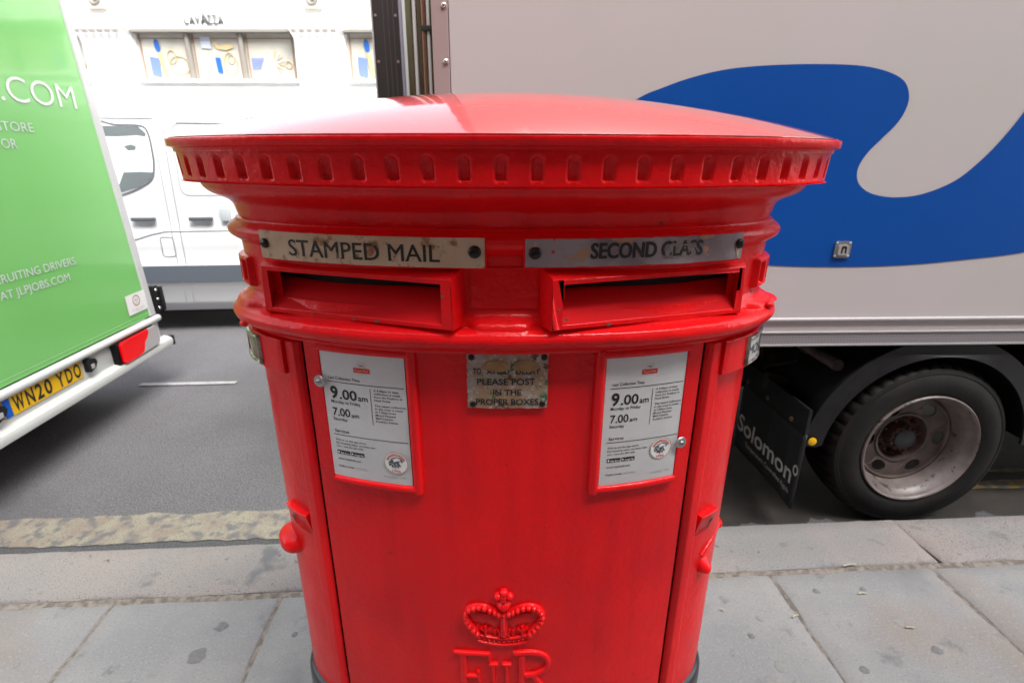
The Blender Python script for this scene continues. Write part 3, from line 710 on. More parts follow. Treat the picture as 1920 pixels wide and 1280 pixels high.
# notice plates
def notice(s):
    # s=-1: left, s=+1: right; card spans x_in..x_out on the front
    if s < 0: qa, qb = SX(-0.3225), SX(-0.1735)
    else: qa, qb = SX(0.1535), SX(0.2945)
    zt, zb = 1.1925, 0.9500
    W = qb - qa; H = zt - zb
    n = patch('notice_card', qa, qb, zb, zt, 0.0065, CARD, n=16)
    n['label'] = 'white collection notice card on the %s of the box' % ('left' if s < 0 else 'right')
    off = 0.0070
    M = lambda x, y, h: OV.P(qa + x * W, off, zb + y * H)       # x,y in 0..1 of the card
    def T(bm_, s_, x, y, cap, width=None, align='L', bold=0.0, mi=0, shear=0.0):
        me = glyphs(s_, bold, shear); bb = bbox(me); k = cap / CAPH
        kx = width / (bb[1] - bb[0]) if width else k * H / W * 0.92
        o = {'L': x - bb[0] * kx, 'C': x - (bb[0] + bb[1]) / 2 * kx, 'R': x - bb[1] * kx}[align]
        add_me(bm_, me, lambda a, c, d: M(o + a * kx, y + c * k, 0), mi)
    def rule(bm_, x0, x1, y, th, mi=0, vert=False):
        pts = lin(x0, x1, 8)
        for i in range(8):
            if vert: bm_.faces.new([bm_.verts.new(M(*p, 0)) for p in ((y - th / 2, pts[i]), (y + th / 2, pts[i]), (y + th / 2, pts[i + 1]), (y - th / 2, pts[i + 1]))])
            else: bm_.faces.new([bm_.verts.new(M(*p, 0)) for p in ((pts[i], y - th / 2), (pts[i + 1], y - th / 2), (pts[i + 1], y + th / 2), (pts[i], y + th / 2))])
    b = bmesh.new()
    T(b, 'Last Collection Time', 0.085, 0.797, 0.022, 0.385, bold=0.006)
    rule(b, 0.06, 0.985, 0.777, 0.0045)
    T(b, '9', 0.085, 0.650, 0.088, 0.095, bold=0.03); T(b, '.00', 0.20, 0.650, 0.072, 0.215, bold=0.018); T(b, 'am', 0.43, 0.650, 0.045, 0.115, bold=0.008)
    T(b, 'Monday to Friday', 0.082, 0.612, 0.022, 0.37, bold=0.008)
    T(b, '7.00', 0.085, 0.512, 0.060, 0.225, bold=0.012); T(b, 'am', 0.325, 0.512, 0.034, 0.095, bold=0.006)
    T(b, 'Saturday', 0.082, 0.473, 0.022, 0.185, bold=0.008)
    rule(b, 0.47, 0.755, 0.585, 0.006, vert=True)
    y = 0.738
    for ln in ('A 4.00pm or later', 'collection is made', 'from the Postbox at', 'Noel Street', None, 'The latest collection', 'in the area is made', 'at 7.30pm from', 'Mount Pleasant', 'Mail Centre,', 'Rosebery Avenue'):
        if ln: T(b, ln, 0.625, y, 0.0135, 0.0172 * len(ln), bold=0.012); y -= 0.0245
        else: y -= 0.017
    T(b, 'Services', 0.085, 0.375, 0.023, 0.185, bold=0.008)
    rule(b, 0.06, 0.985, 0.355, 0.0045)
    y = 0.305
    for ln in ('Find us on the app store.', 'For locating other services near', 'you \u2013 scan the QR code'):
        T(b, ln, 0.082, y, 0.0135, 0.0158 * len(ln), bold=0.012); y -= 0.026
    T(b, 'www.royalmail.com', 0.082, 0.145, 0.016, 0.30, bold=0.012)
    T(b, 'Postbox number', 0.082, 0.082, 0.014, 0.21, bold=0.012)
    # printed badges
    for x0 in (0.082, 0.265):
        add_me(b, poly2d([(x, y_) for x, y_ in rrect(x0, x0 + 0.17, 0.192, 0.224, 0.004)]), lambda x, y_, z: M(x, y_, 0))
    fin(b, 'lettering', INK, n, smooth=False)
    off = 0.0073
    b = bmesh.new(); T(b, 'App Store', 0.125, 0.198, 0.014, 0.118, bold=0.01); T(b, 'Google Play', 0.308, 0.198, 0.014, 0.118, bold=0.01)
    add_me(b, poly2d(circ(0.102, 0.208, 0.011, 0.009, 10)), lambda x, y_, z: M(x, y_, 0)); add_me(b, poly2d([(0.276, 0.199), (0.276, 0.217), (0.298, 0.208)]), lambda x, y_, z: M(x, y_, 0))
    fin(b, 'badge_print', WHITEVIN, n, smooth=False)
    off = 0.0070
    b = bmesh.new(); T(b, 'W1B 5ESG', 0.31, 0.082, 0.014, 0.15); fin(b, 'faint_print', INKG, n, smooth=False)
    b = bmesh.new(); T(b, '19/10/2022  1796', 0.66, 0.052, 0.014, 0.27); fin(b, 'date_print', INKG, n, smooth=False)
    b = bmesh.new()
    lx = 0.41 if s < 0 else 0.43
    b.faces.new([b.verts.new(M(x, y_, 0)) for x, y_ in ((lx, 0.866), (lx + 0.19, 0.866), (lx + 0.19, 0.902), (lx, 0.902))])
    for x0, x1, y0, y1 in ((lx + .05, lx + .054, .900, .945), (lx + .136, lx + .14, .900, .945), (lx + .05, lx + .14, .942, .945), (lx + .05, lx + .054, .856, .868), (lx + .136, lx + .14, .856, .868), (lx + .05, lx + .14, .856, .858)):
        f = b.faces.new([b.verts.new(M(x, y_, 0)) for x, y_ in ((x0, y0), (x1, y0), (x1, y1), (x0, y1))]); f.material_index = 1
    T(b, 'm', lx + .095, 0.914, 0.018, 0.045, 'C', 0.02, mi=2)
    #T(b, '^', lx + .095, 0.913, 0.030, 0.03, 'C', 0.02, mi=2)
    off = 0.0073
    T(b, 'Royal Mail', lx + .095, 0.877, 0.015, 0.15, 'C', -0.008, mi=3, shear=0.15)
    off = 0.0070
    fin(b, 'postal_logo', [REDINK, PINKINK, EAGLE, mat('logo cream print', (0.75, 0.62, 0.5), rough=0.4)], n, smooth=False)
    # round sticker
    cx, cy, r = (0.822, 0.185, 0.150) if s < 0 else (0.775, 0.260, 0.150)
    rx, ry = r, r * W / H
    stk = bmesh.new(); off = 0.0076
    add_me(stk, poly2d(circ(cx, cy, rx, ry, 40)), lambda x, y_, z: M(x, y_, 0))
    off = 0.0078
    add_me(stk, poly2d(circ(cx, cy, rx * 0.98, ry * 0.98, 40), [circ(cx, cy, rx * 0.90, ry * 0.90, 40)]), lambda x, y_, z: M(x, y_, 0), 1)
    E_ = [(-.62, -.05), (-.5, .2), (-.25, .42), (.05, .52), (.32, .46), (.5, .3), (.56, .12), (.46, .08), (.36, .16), (.2, .1), (.28, -.08), (.42, -.3), (.2, -.28), (.24, -.5), (.02, -.36), (-.05, -.55), (-.2, -.34), (-.34, -.45), (-.36, -.25), (-.55, -.3)]
    add_me(stk, poly2d([(cx + x * rx, cy + y_ * ry) for x, y_ in E_]), lambda x, y_, z: M(x, y_, 0), 2)
    off = 0.0081
    add_me(stk, poly2d([(cx + x * rx, cy + y_ * ry) for x, y_ in [(-.2, .30), (.05, .42), (.3, .36), (.42, .22), (.2, .2), (.0, .12), (-.18, .1)]]), lambda x, y_, z: M(x, y_, 0), 0)
    T(stk, '1994', cx, cy - ry * 0.83, 0.021, 0.10, 'C', 0.01, mi=3)
    for k in range(15):    # unreadable ring lettering: single worn strokes
        a = R(158 - k * 9.6); ca, sa = math.cos(a), math.sin(a)
        stk.faces.new([stk.verts.new(M(cx + rx * (rr * ca + t * sa), cy + ry * (rr * sa - t * ca), 0)) for rr, t in ((.62, -.035), (.62, .035), (.80, .035), (.80, -.035))]).material_index = 3
    fin(stk, 'round_sticker', [WHITEVIN, GOLD, EAGLE, REDINK], n, smooth=False, normals=False)
    # frame bars
    fb = bmesh.new(); hb_ = 0.0125
    if s < 0:
        ridge(fb, [(q, zt + 0.0075) for q in lin(qa - 0.004, qb + 0.010, 20)], 0.017, hb_)
        ridge(fb, [(qb + 0.0100, z) for z in lin(zb - 0.014, zt + 0.014, 20)], 0.019, hb_)
        ridge(fb, [(q, zb - 0.0075) for q in lin(qa + 0.002, qb + 0.010, 20)], 0.016, hb_)
        ridge(fb, [(qa - 0.002, z) for z in lin(zb - 0.012, zt + 0.012, 20)], 0.005, 0.008)
    else:
        ridge(fb, [(q, zt + 0.0075) for q in lin(qa - 0.010, qb + 0.006, 20)], 0.017, hb_)
        ridge(fb, [(qa - 0.0090, z) for z in lin(zb - 0.014, zt + 0.014, 20)], 0.019, hb_)
        ridge(fb, [(q, zb - 0.0075) for q in lin(qa - 0.010, qb + 0.002, 20)], 0.016, hb_)
        ridge(fb, [(qb + 0.002, z) for z in lin(zb - 0.012, zt + 0.012, 20)], 0.005, 0.008)
    fin(fb, 'notice_frame', RED, PB, angle=50)
    qw, zw = (SX(-0.3240), 1.1380) if s < 0 else (SX(0.2980), 1.0200)
    wsh = bmesh.new()
    for (r0, h0, r1, h1) in ((0.0, 0.0022, 0.010, 0.0022), (0.010, 0.0022, 0.0112, 0.0)):
        for k in range(24):
            a0, a1 = 2 * math.pi * k / 24, 2 * math.pi * (k + 1) / 24
            pts = [(r0, h0, a0), (r1, h1, a0), (r1, h1, a1)] + ([(r0, h0, a1)] if r0 else [])
            wsh.faces.new([wsh.verts.new(OV.P(qw + r * math.cos(a), 0.0125 + h, zw + r * math.sin(a))) for r, h, a in pts])
    bmesh.ops.remove_doubles(wsh, verts=wsh.verts, dist=1e-6)
    o = fin(wsh, 'washer', ZINC, PB); screw('screw', qw, zw, 0.0045, 0.0035, 0.0145, m=ZINC, parent=o, slot=True)
notice(-1); notice(1)

# enamel plaque between the notices
q0, q1 = SX(-0.0715), SX(0.0580)
pl = patch('enamel_plaque', q0, q1, 1.1050, 1.2015, 0.0060, PLAQUE, n=40, nz_=30, jag=0.0012); pl['label'] = 'small flaking plaque asking to post in the proper boxes'
b = bmesh.new(); PM = lambda x, y, h: OV.P(x, 0.0068, y)
qc = (q0 + q1) / 2
text(b, 'TO', qc - 0.0555, 1.1660, 0.0098, PM, width=0.0135, bold=0.016)
text(b, 'AVOID', qc - 0.033, 1.1660, 0.0098, PM, width=0.036, bold=0.016)
text(b, 'DELAY', qc + 0.0130, 1.1660, 0.0098, PM, width=0.040, bold=0.016)
text(b, 'PLEASE POST', qc - 0.0020, 1.1475, 0.0105, PM, width=0.094, align='C', bold=0.018)
text(b, 'IN THE', qc - 0.0005, 1.1290, 0.0100, PM, width=0.046, align='C', bold=0.018)
text(b, 'PROPER BOXES', qc - 0.0005, 1.1115, 0.0105, PM, width=0.102, align='C', bold=0.016)
fin(b, 'lettering', INK, pl, smooth=False)
for ox, wd in ((-0.041, 0.046), (0.008, 0.044)):
    b = bmesh.new(); pts = smooth_closed([(0, .35), (.06, .62), (.2, .86), (.5, 1), (.8, .82), (1, .5), (.9, .18), (.62, .0), (.35, .05), (.14, .12)], 3)
    add_me(b, poly2d([(qc + ox + x * wd + 0.0009 * nz3(x * 20, y * 20, ox), 1.170 + y * 0.0205 + 0.0012 * nz3(x * 30, 3, ox)) for x, y in pts]), lambda x, y, z: OV.P(x, 0.0072, y))
    fin(b, 'tape_residue', TAPE, pl, smooth=False)
pl.location.z = 0.0045
for dx, z in ((-0.0575, 1.1945), (0.0585, 1.1945), (-0.0565, 1.1120), (0.0570, 1.1125)):
    screw('screw', qc + dx, z, 0.0052, 0.0022, 0.0062, parent=pl, ang=1.0)

# crown and cipher
b = bmesh.new(); cq = OV.s_of_x(0.0015); cz = 0.590
def Cr(x, z): return (cq + x, cz + z)
for i in range(3): ridge(b, [Cr(-0.052 + 0.104 * k / 20, 0.004 + i * 0.0085 - 0.010 * (1 - ((k - 10) / 10) ** 2)) for k in range(21)], 0.0065 if i != 1 else 0.011, 0.006 if i != 1 else 0.003)
for k in range(11):
    x = -0.048 + 0.0096 * k; dome(b, cq + x, cz + 0.0125 - 0.010 * (1 - (x / 0.052) ** 2), 0.0028, 0.0028, 0.0065, seg=8, rings=3)
for s in (-1, 1):
    arch = [(0.052, 0.024), (0.063, 0.038), (0.072, 0.054), (0.074, 0.070), (0.067, 0.084), (0.053, 0.091), (0.037, 0.090), (0.022, 0.083), (0.010, 0.076)]
    A_ = refine(arch, 3)
    ridge(b, [Cr(s * x, z) for x, z in A_], 0.014, 0.007)
    for k in range(0, len(A_), 2):
        x, z = A_[k]; dome(b, cq + s * x, cz + z, 0.0066, 0.0066, 0.0135, seg=10, rings=4)
    # cap lining inside the arch and fleurs on the band
    for (x, z) in ((0.036, 0.030),):
        ridge(b, [Cr(s * x, 0.020), Cr(s * x, 0.030), Cr(s * x, 0.043)], 0.006, 0.007)
        ridge(b, [Cr(s * (x - 0.010), 0.038), Cr(s * (x - 0.004), 0.032), Cr(s * x, 0.029), Cr(s * (x + 0.004), 0.032), Cr(s * (x + 0.010), 0.038)], 0.0055, 0.006)
    ridge(b, [Cr(s * 0.017, 0.020), Cr(s * 0.018, 0.032)], 0.005, 0.005)
    ridge(b, [Cr(s * 0.053, 0.030), Cr(s * 0.060, 0.036)], 0.008, 0.006)
    ridge(b, [Cr(s * 0.012, 0.050), Cr(s * 0.030, 0.060), Cr(s * 0.055, 0.062)], 0.030, 0.0035)
ridge(b, [Cr(0, 0.018), Cr(0, 0.045), Cr(0, 0.078)], 0.016, 0.0085)
for z in lin(0.036, 0.074, 6): dome(b, cq, cz + z, 0.0042, 0.0038, 0.0115, seg=8, rings=3)
for dx in (-1, 1): ridge(b, [Cr(dx * 0.010, 0.016), Cr(dx * 0.007, 0.026), Cr(dx * 0.012, 0.034)], 0.006, 0.006)
dome(b, cq, cz + 0.096, 0.0135, 0.0120, 0.0145, seg=16)
for dx, dz in ((-0.011, 0.119), (0.011, 0.119), (0, 0.128), (0, 0.112), (0, 0.119)): dome(b, cq + dx, cz + dz, 0.0085, 0.0080, 0.0125, seg=12)
dome(b, cq - 0.009, cz + 0.097, 0.0055, 0.008, 0.009, seg=10); dome(b, cq + 0.009, cz + 0.097, 0.0055, 0.008, 0.009, seg=10)
fin(b, 'crown_emblem', RED, PB, angle=60)
b = bmesh.new()
def Lt(pts, w, h=0.0075, n=6): ridge(b, [(cq + x, z) for x, z in (refine(pts, n) if len(pts) > 2 else [tuple(Vector(pts[0]).lerp(Vector(pts[1]), k / 6)) for k in range(7)])], w, h)
Lt([(-0.101, 0.5585), (-0.028, 0.5585)], 0.010)
Lt([(-0.082, 0.556), (-0.082, 0.425)], 0.016); Lt([(-0.080, 0.497), (-0.052, 0.497)], 0.009)
Lt([(-0.101, 0.422), (-0.028, 0.422)], 0.010); Lt([(-0.030, 0.558), (-0.028, 0.540)], 0.006); Lt([(-0.052, 0.512), (-0.050, 0.482)], 0.007)
Lt([(0.020, 0.5600), (0.055, 0.561), (0.080, 0.552), (0.090, 0.532), (0.083, 0.512), (0.062, 0.501), (0.042, 0.499)], 0.0125)
Lt([(0.036, 0.556), (0.036, 0.425)], 0.015); Lt([(0.060, 0.499), (0.078, 0.462), (0.100, 0.425)], 0.015); Lt([(0.020, 0.422), (0.052, 0.422)], 0.009)
for x in (-0.021, 0.006):
    Lt([(x, 0.528), (x, 0.440)], 0.009); Lt([(x - 0.009, 0.531), (x + 0.009, 0.531)], 0.008); Lt([(x - 0.009, 0.438), (x + 0.009, 0.438)], 0.008)
fin(b, 'royal_cipher', RED, PB, angle=60)

# door furniture
for s, dobj in ((-1, dl), (1, dr)):
    qk0, qk1 = s * OV.s_of_x(0.386), s * OV.s_of_x(0.440 if s < 0 else 0.428)
    lk = block('lock_plate', min(qk0, qk1), max(qk0, qk1), 0.770, 0.830, -0.002, 0.0135, parent=dobj, off1b=-0.001, bev=0.001)
    qk = s * OV.s_of_x(0.4215 if s < 0 else 0.4120); b = bmesh.new()
    offk = lambda z: 0.0145 * (z - 0.770) / 0.060 + 0.0005
    K = [(x * 0.0058, 0.810 + y * 0.0058) for x, y in [(math.cos(t), math.sin(t)) for t in lin(R(-60), R(240), 14)]] + [(-0.0022, 0.788), (0.0022, 0.788)]
    add_me(b, poly2d(K), lambda x, y, z: OV.P(qk + x, offk(y) + 0.0012, y))
    fin(b, 'keyhole', DARKHOLE, lk, smooth=False)
    # holder for the collection tablet
    qa, qb = s * OV.s_of_x(0.378), s * (SE + 0.035)
    hb2 = block('tablet_holder', min(qa, qb), max(qa, qb), 1.138, 1.2015, -0.002, 0.0165, parent=PB, n=30)
    fa, fb_ = s * (SE - 0.112), s * (SE - 0.034)
    fr = bmesh.new()
    lo_, hi_ = min(fa, fb_), max(fa, fb_)
    ridge(fr, [(q, 1.1960) for q in lin(lo_, hi_, 14)], 0.006, 0.006, off=0.0165); ridge(fr, [(q, 1.1465) for q in lin(lo_, hi_, 14)], 0.006, 0.006, off=0.0165)
    ridge(fr, [(lo_, z) for z in lin(1.1445, 1.1985, 4)], 0.006, 0.006, off=0.0165); ridge(fr, [(hi_, z) for z in lin(1.1445, 1.1985, 4)], 0.006, 0.006, off=0.0165)
    fin(fr, 'metal_frame', CHROME, hb2)
    tb = patch('tablet', lo_ + 0.002, hi_ - 0.002, 1.1485, 1.1945, 0.0185, CARD if s > 0 else mat('tarnished tablet', (0.16, 0.03, 0.03), rough=0.15, col2=(0.05, 0.03, 0.03), nscale=40), parent=hb2, n=16)
    if s > 0:
        b = bmesh.new(); text(b, 'MON.', fa + 0.006, 1.1600, 0.0190, lambda x, y, h: OV.P(x, 0.0190, y), width=0.060); fin(b, 'tablet_lettering', INK, tb, smooth=False)
    # pull: a hood-like lump of cast iron
    b = bmesh.new()
    if s < 0:
        qc_ = -(SE - 0.062); nq, nz_ = 24, 22
        def hp(q, z):
            x = (q - qc_) / 0.046; y = (z - 0.714) / 0.027
            r2 = x * x + (y * y if y > 0 else y * y * 1.15)
            return 0.030 * max(0.0, 1 - r2 ** 1.4) ** 0.6 if r2 < 1 else 0
        grid(b, lin(qc_ - 0.048, qc_ + 0.048, 44), lin(0.684, 0.746, 38), lambda q, z: OV.P(q, -0.0008 + hp(q, z), z))
        fin(b, 'door_pull', RED, dobj, angle=60)
    else:
        for qc_, zc, rq, rz, h in ((OV.s_of_x(0.424), 0.688, 0.017, 0.017, 0.020), (SE - 0.022, 0.736, 0.012, 0.015, 0.012)):
            def hp(q, z):
                x = (q - qc_) / rq; y = (z - zc) / rz
                return (h * max(0.0, 1 - abs(x) ** 2.2) ** 0.6 * ss(1.0, -0.6, y)) if (y > -0.95 and abs(x) < 1) else 0
            grid(b, lin(qc_ - rq, qc_ + rq, 20), lin(zc - rz * 1.05, zc + rz, 30), lambda q, z: OV.P(q, -0.0008 + hp(q, z), z))
        ridge(b, [(OV.s_of_x(0.414), 0.712), (OV.s_of_x(0.432), 0.728), (SE - 0.042, 0.742)], 0.010, 0.006)
        fin(b, 'door_pull', RED, dobj, angle=60)

# ------------------------------------------------------------------ wheels shared by the vehicles
def make_wheel(root, pos, axis_out, r, rr, w, name='wheel', deep=0.11, tyre=RUBBER, rimm=RIM, discm=RIMD, holes=6, detail=True):
    """wheel with its outer face at pos; axis_out points out of the vehicle"""
    ax = Vector(axis_out).normalized(); org = Vector(pos)
    wl = D.objects.new(name, None); COL.objects.link(wl); wl.parent = root
    b = bmesh.new()
    seg = 180 if detail else 60
    def rm(k, j, q):
        if detail and 2 <= j <= 4 and (k % 4 == 0): return q - 0.010
        return q
    prof = [(r - 0.01, -w), (r - 0.004, -w * 0.86), (r, -w * 0.7), (r, -w * 0.25), (r - 0.005, -0.035), (r - 0.020, -0.014), (r - 0.035, -0.008), (r - 0.040, -0.010), (r - 0.060, 0.002), (r - 0.085, 0.006), (rr + 0.030, 0.003), (rr + 0.012, -0.006), (rr + 0.004, -0.012), (rr - 0.006, -0.03)]
    lathe(b, prof, org, ax, seg, rm)
    fin(b, 'tyre', tyre, wl, angle=30)
    b = bmesh.new()
    lathe(b, [(rr + 0.003, -0.014), (rr + 0.004, -0.004), (rr - 0.001, 0.001), (rr - 0.008, -0.003), (rr - 0.011, -0.012), (rr - 0.014, -0.030), (rr - 0.024, -0.040), (rr - 0.030, -0.055), (rr - 0.034, -0.070), (rr - 0.038, -0.085), (rr - 0.043, -deep), (rr - 0.046, -deep - 0.01)], org, ax, 96)
    rim = fin(b, 'rim', rimm, wl, angle=50)
    if not detail: 
        b = bmesh.new(); lathe(b, [(rr - 0.05, -deep + 0.02), (rr * 0.5, -deep + 0.04), (0.0, -deep + 0.05)], org, ax, 32); fin(b, 'wheel_disc', discm, wl); return wl
    a = ax.orthogonal().normalized(); c = ax.cross(a)
    hr = (rr - 0.045); ph = 0.25
    b = bmesh.new()
    hl = []
    for k in range(holes):
        t = 2 * math.pi * k / holes + ph; cx, cy = hr * 0.765 * math.cos(t), hr * 0.765 * math.sin(t)
        hl.append([(cx + 0.027 * math.cos(u) * math.cos(t) - 0.036 * math.sin(u) * math.sin(t), cy + 0.027 * math.cos(u) * math.sin(t) + 0.036 * math.sin(u) * math.cos(t)) for u in lin(0, 2 * math.pi, 20)[:-1]])
    hl.append(circ(0, 0, hr * 0.56, n=40))
    add_me(b, poly2d(circ(0, 0, hr, n=72), hl, 0.003), lambda x, y, z: org + a * x + c * y + ax * (z - deep + 0.005 - (0.012 if math.hypot(x, y) < hr * 0.6 else 0)))
    fin(b, 'wheel_disc', discm, wl, angle=30)
    b = bmesh.new(); lathe(b, [(hr * 1.02, -deep), (hr * 1.01, -deep + 0.011), (hr * 0.97, -deep + 0.014), (hr * 0.93, -deep + 0.008)], org, ax, 72)
    lathe(b, [(hr * 0.60, -deep - 0.006), (hr * 0.58, -deep + 0.004), (hr * 0.53, -deep + 0.002), (hr * 0.50, -deep - 0.02), (hr * 0.47, -deep - 0.050)], org, ax, 60)
    fin(b, 'disc_ridge', discm, wl)
    b = bmesh.new(); lathe(b, [(hr * 0.52, -deep - 0.045), (hr * 0.30, -deep - 0.045), (hr * 0.28, -deep + 0.005), (hr * 0.24, -deep + 0.010)], org, ax, 40)
    hub = fin(b, 'hub', RUST, wl)
    b = bmesh.new(); lathe(b, [(hr * 0.25, -deep + 0.008), (hr * 0.23, -deep + 0.020), (hr * 0.18, -deep + 0.026), (0.0, -deep + 0.027)], org, ax, 32); fin(b, 'hub_cap', HUB, wl)
    for k in range(10):
        t = 2 * math.pi * k / 10; p = org + (a * math.cos(t) + c * math.sin(t)) * hr * 0.41
        b = bmesh.new(); lathe(b, [(0.0085, -deep - 0.046), (0.0085, -deep - 0.022), (0.005, -deep - 0.018), (0.005, -deep - 0.008), (0, -deep - 0.007)], p, ax, 8); fin(b, 'wheel_nut', RUST, wl)
    for k in range(12):
        t = 2 * math.pi * k / 12 + 0.1; p = org + (a * math.cos(t) + c * math.sin(t)) * hr * 0.265
        b = bmesh.new(); lathe(b, [(0.005, -deep + 0.004), (0.005, -deep + 0.016), (0, -deep + 0.017)], p, ax, 6); fin(b, 'hub_bolt', RUST, wl)
    return wl

# ------------------------------------------------------------------ big box truck on the right
T = thing('box_truck', 'pale grey box truck with a blue swoosh parked at the kerb behind the pillar box', 'truck', (0, 1.925, -0.12), 0.038)
def tp(o): o.location = (0, 0, 0.12); return o        # parts are written with heights above the pavement
TW, TH, TX0, TX1 = 2.40, 3.55, -0.262, 5.9
b = bmesh.new()
box(b, TX0 + 0.055, TX1, 0.0, TW, 0.905, TH); tp(fin(b, 'box_body', TPANEL, T, smooth=False))
b = bmesh.new(); box(b, TX0, TX0 + 0.0535, -0.004, TW + 0.004, 0.80, TH + 0.01, 0.003); pst = tp(fin(b, 'corner_post', TPOST, T, smooth=False))
b = bmesh.new()
grid(b, [TX0 + 0.0565, TX1], [0, 1], lambda x, t: (x, -0.0025, 0.905 + t * (TH - 0.905))); tp(fin(b, 'post_seam', TPANEL, T, smooth=False))
for z in [1.155 + 0.1595 * k for k in range(15)]:
    b = bmesh.new(); lathe(b, [(0.0085, 0), (0.0082, 0.003), (0.005, 0.0055), (0, 0.006)], (TX0 + 0.041, -0.004, z), (0, -1, 0), 14); tp(fin(b, 'rivet', RIVET, T))
b = bmesh.new()
tube(b, [(TX0, -0.006, 0.897), (TX1, -0.006, 0.897)], 0.0085, 10); tp(fin(b, 'upper_rail', TRAIL, T))
b = bmesh.new(); box(b, TX0, TX1, -0.001, TW, 0.8455, 0.892); tp(fin(b, 'rail_face', TPANEL, T, smooth=False))
b = bmesh.new(); tube(b, [(TX0, -0.003, 0.843), (TX1, -0.003, 0.843)], 0.0045, 8); tp(fin(b, 'lower_bead', TRAIL, T))
b = bmesh.new(); box(b, TX0, TX1, -0.002, 0.06, 0.7945, 0.8415); tp(fin(b, 'tread_strip', GRIP, T, smooth=False))
b = bmesh.new(); box(b, TX0, TX1, -0.006, 0.06, 0.785, 0.7935, 0.002); tp(fin(b, 'bottom_lip', TRAIL, T, smooth=False))
SW = [(0.43, 1.69), (0.504, 1.72), (0.592, 1.75), (0.698, 1.775), (0.805, 1.788), (0.932, 1.795), (1.079, 1.797), (1.191, 1.792), (1.279, 1.775), (1.341, 1.747), (1.369, 1.703), (1.369, 1.66), (1.349, 1.614), (1.311, 1.57), (1.266, 1.517), (1.244, 1.468), (1.25, 1.426), (1.277, 1.396), (1.33, 1.373), (1.413, 1.364), (1.511, 1.377), (1.618, 1.424), (1.696, 1.498), (1.751, 1.572), (1.80, 1.658), (1.86, 1.79), (1.95, 2.0), (2.08, 2.2), (2.3, 2.36), (2.6, 2.38), (2.78, 2.2), (2.76, 1.9), (2.62, 1.6), (2.40, 1.35), (2.18, 1.22), (1.972, 1.162), (1.727, 1.132), (1.52, 1.114), (1.311, 1.107), (1.102, 1.109), (0.942, 1.118), (0.65, 1.15), (0.40, 1.22), (0.25, 1.33), (0.20, 1.46), (0.28, 1.60)]
b = bmesh.new(); add_me(b, poly2d(smooth_closed(SW, 6)), lambda x, y, z: (x, -0.0045, y)); tp(fin(b, 'swoosh_graphic', BLUE, T, smooth=False))
# latch plate
b = bmesh.new(); add_me(b, poly2d(rrect(1.217, 1.2785, 1.143, 1.205, 0.007), [], 0.003), lambda x, y, z: (x, -0.008 - z, y)); lp = tp(fin(b, 'latch_plate', ZINC, T))
b = bmesh.new(); add_me(b, poly2d(rrect(1.229, 1.267, 1.154, 1.192, 0.005), [], 0.003), lambda x, y, z: (x, -0.014 - z, y)); fin(b, 'latch_boss', TRAIL, lp)
b = bmesh.new(); add_me(b, poly2d([(1.238, 1.160), (1.244, 1.160), (1.245, 1.176), (1.2485, 1.181), (1.252, 1.176), (1.253, 1.160), (1.259, 1.160), (1.259, 1.183), (1.254, 1.188), (1.243, 1.188), (1.238, 1.183)]), lambda x, y, z: (x, -0.0175, y)); fin(b, 'latch_slot', DARKHOLE, lp, smooth=False)
for x in (1.2235, 1.2725):
    for z in (1.1495, 1.1985):
        b = bmesh.new(); lathe(b, [(0.0042, 0), (0.003, 0.002), (0, 0.0025)], (x, -0.011, z), (0, -1, 0), 10); fin(b, 'latch_screw', RIVET, lp)
# underside
b = bmesh.new(); box(b, TX0 + 0.02, TX1, 0.03, TW - 0.03, 0.775, 0.90); tp(fin(b, 'floor_underside', CHASSIS, T, smooth=False))
for y in (0.75, 1.55):
    b = bmesh.new(); box(b, TX0 + 0.1, TX1 + 1.6, y, y + 0.08, 0.48, 0.775, 0.004); tp(fin(b, 'chassis_rail', CHASSIS, T, smooth=False))
b = bmesh.new(); tube(b, [(1.81, 0.25, 0.272), (1.81, 1.0, 0.272), (1.81, 1.4, 0.272), (1.81, 2.15, 0.272)], 0.07, 14); tp(fin(b, 'axle', CHASSIS, T))
for y in (0.35, 1.9):
    b = bmesh.new(); 
    for k in range(3): tube(b, [(1.25, y, 0.50 - k * 0.02), (1.55, y, 0.42 - k * 0.02), (1.81, y, 0.40 - k * 0.02), (2.1, y, 0.42 - k * 0.02), (2.4, y, 0.50 - k * 0.02)], 0.022, 6)
    sp = tp(fin(b, 'leaf_spring', CHASSIS, T)); struct(sp, 'stuff')
b = bmesh.new(); box(b, TX0 + 0.03, TX0 + 0.11, 0.1, TW - 0.1, 0.30, 0.42, 0.008); tp(fin(b, 'rear_underrun_bar', CHASSIS, T, smooth=False))
b = bmesh.new(); tube(b, [(1.415, 0.10, 0.655), (1.415, 0.31, 0.655), (1.415, 0.32, 0.655), (1.415, 0.34, 0.655), (1.415, 0.35, 0.655), (1.415, 0.9, 0.655)], 0.026, 18, rf=lambda i: 0.026 if i not in (2, 3) else 0.032); tp(fin(b, 'side_tube', mat('dirty grey tube', (0.10, 0.085, 0.085), rough=0.45, col2=(0.05, 0.04, 0.04), nscale=20), T, angle=50))
for x0, z0, x1, z1, y in ((1.20, 0.72, 1.33, 0.50, 0.35), (1.36, 0.60, 1.30, 0.48, 0.30), (1.50, 0.70, 1.62, 0.55, 0.4), (1.26, 0.74, 1.20, 0.60, 0.5)):
    b = bmesh.new(); tube(b, [(x0, y, z0), (x1, y + 0.2, z1)], 0.007, 6); tp(fin(b, 'brake_hose', CHASSIS, T))
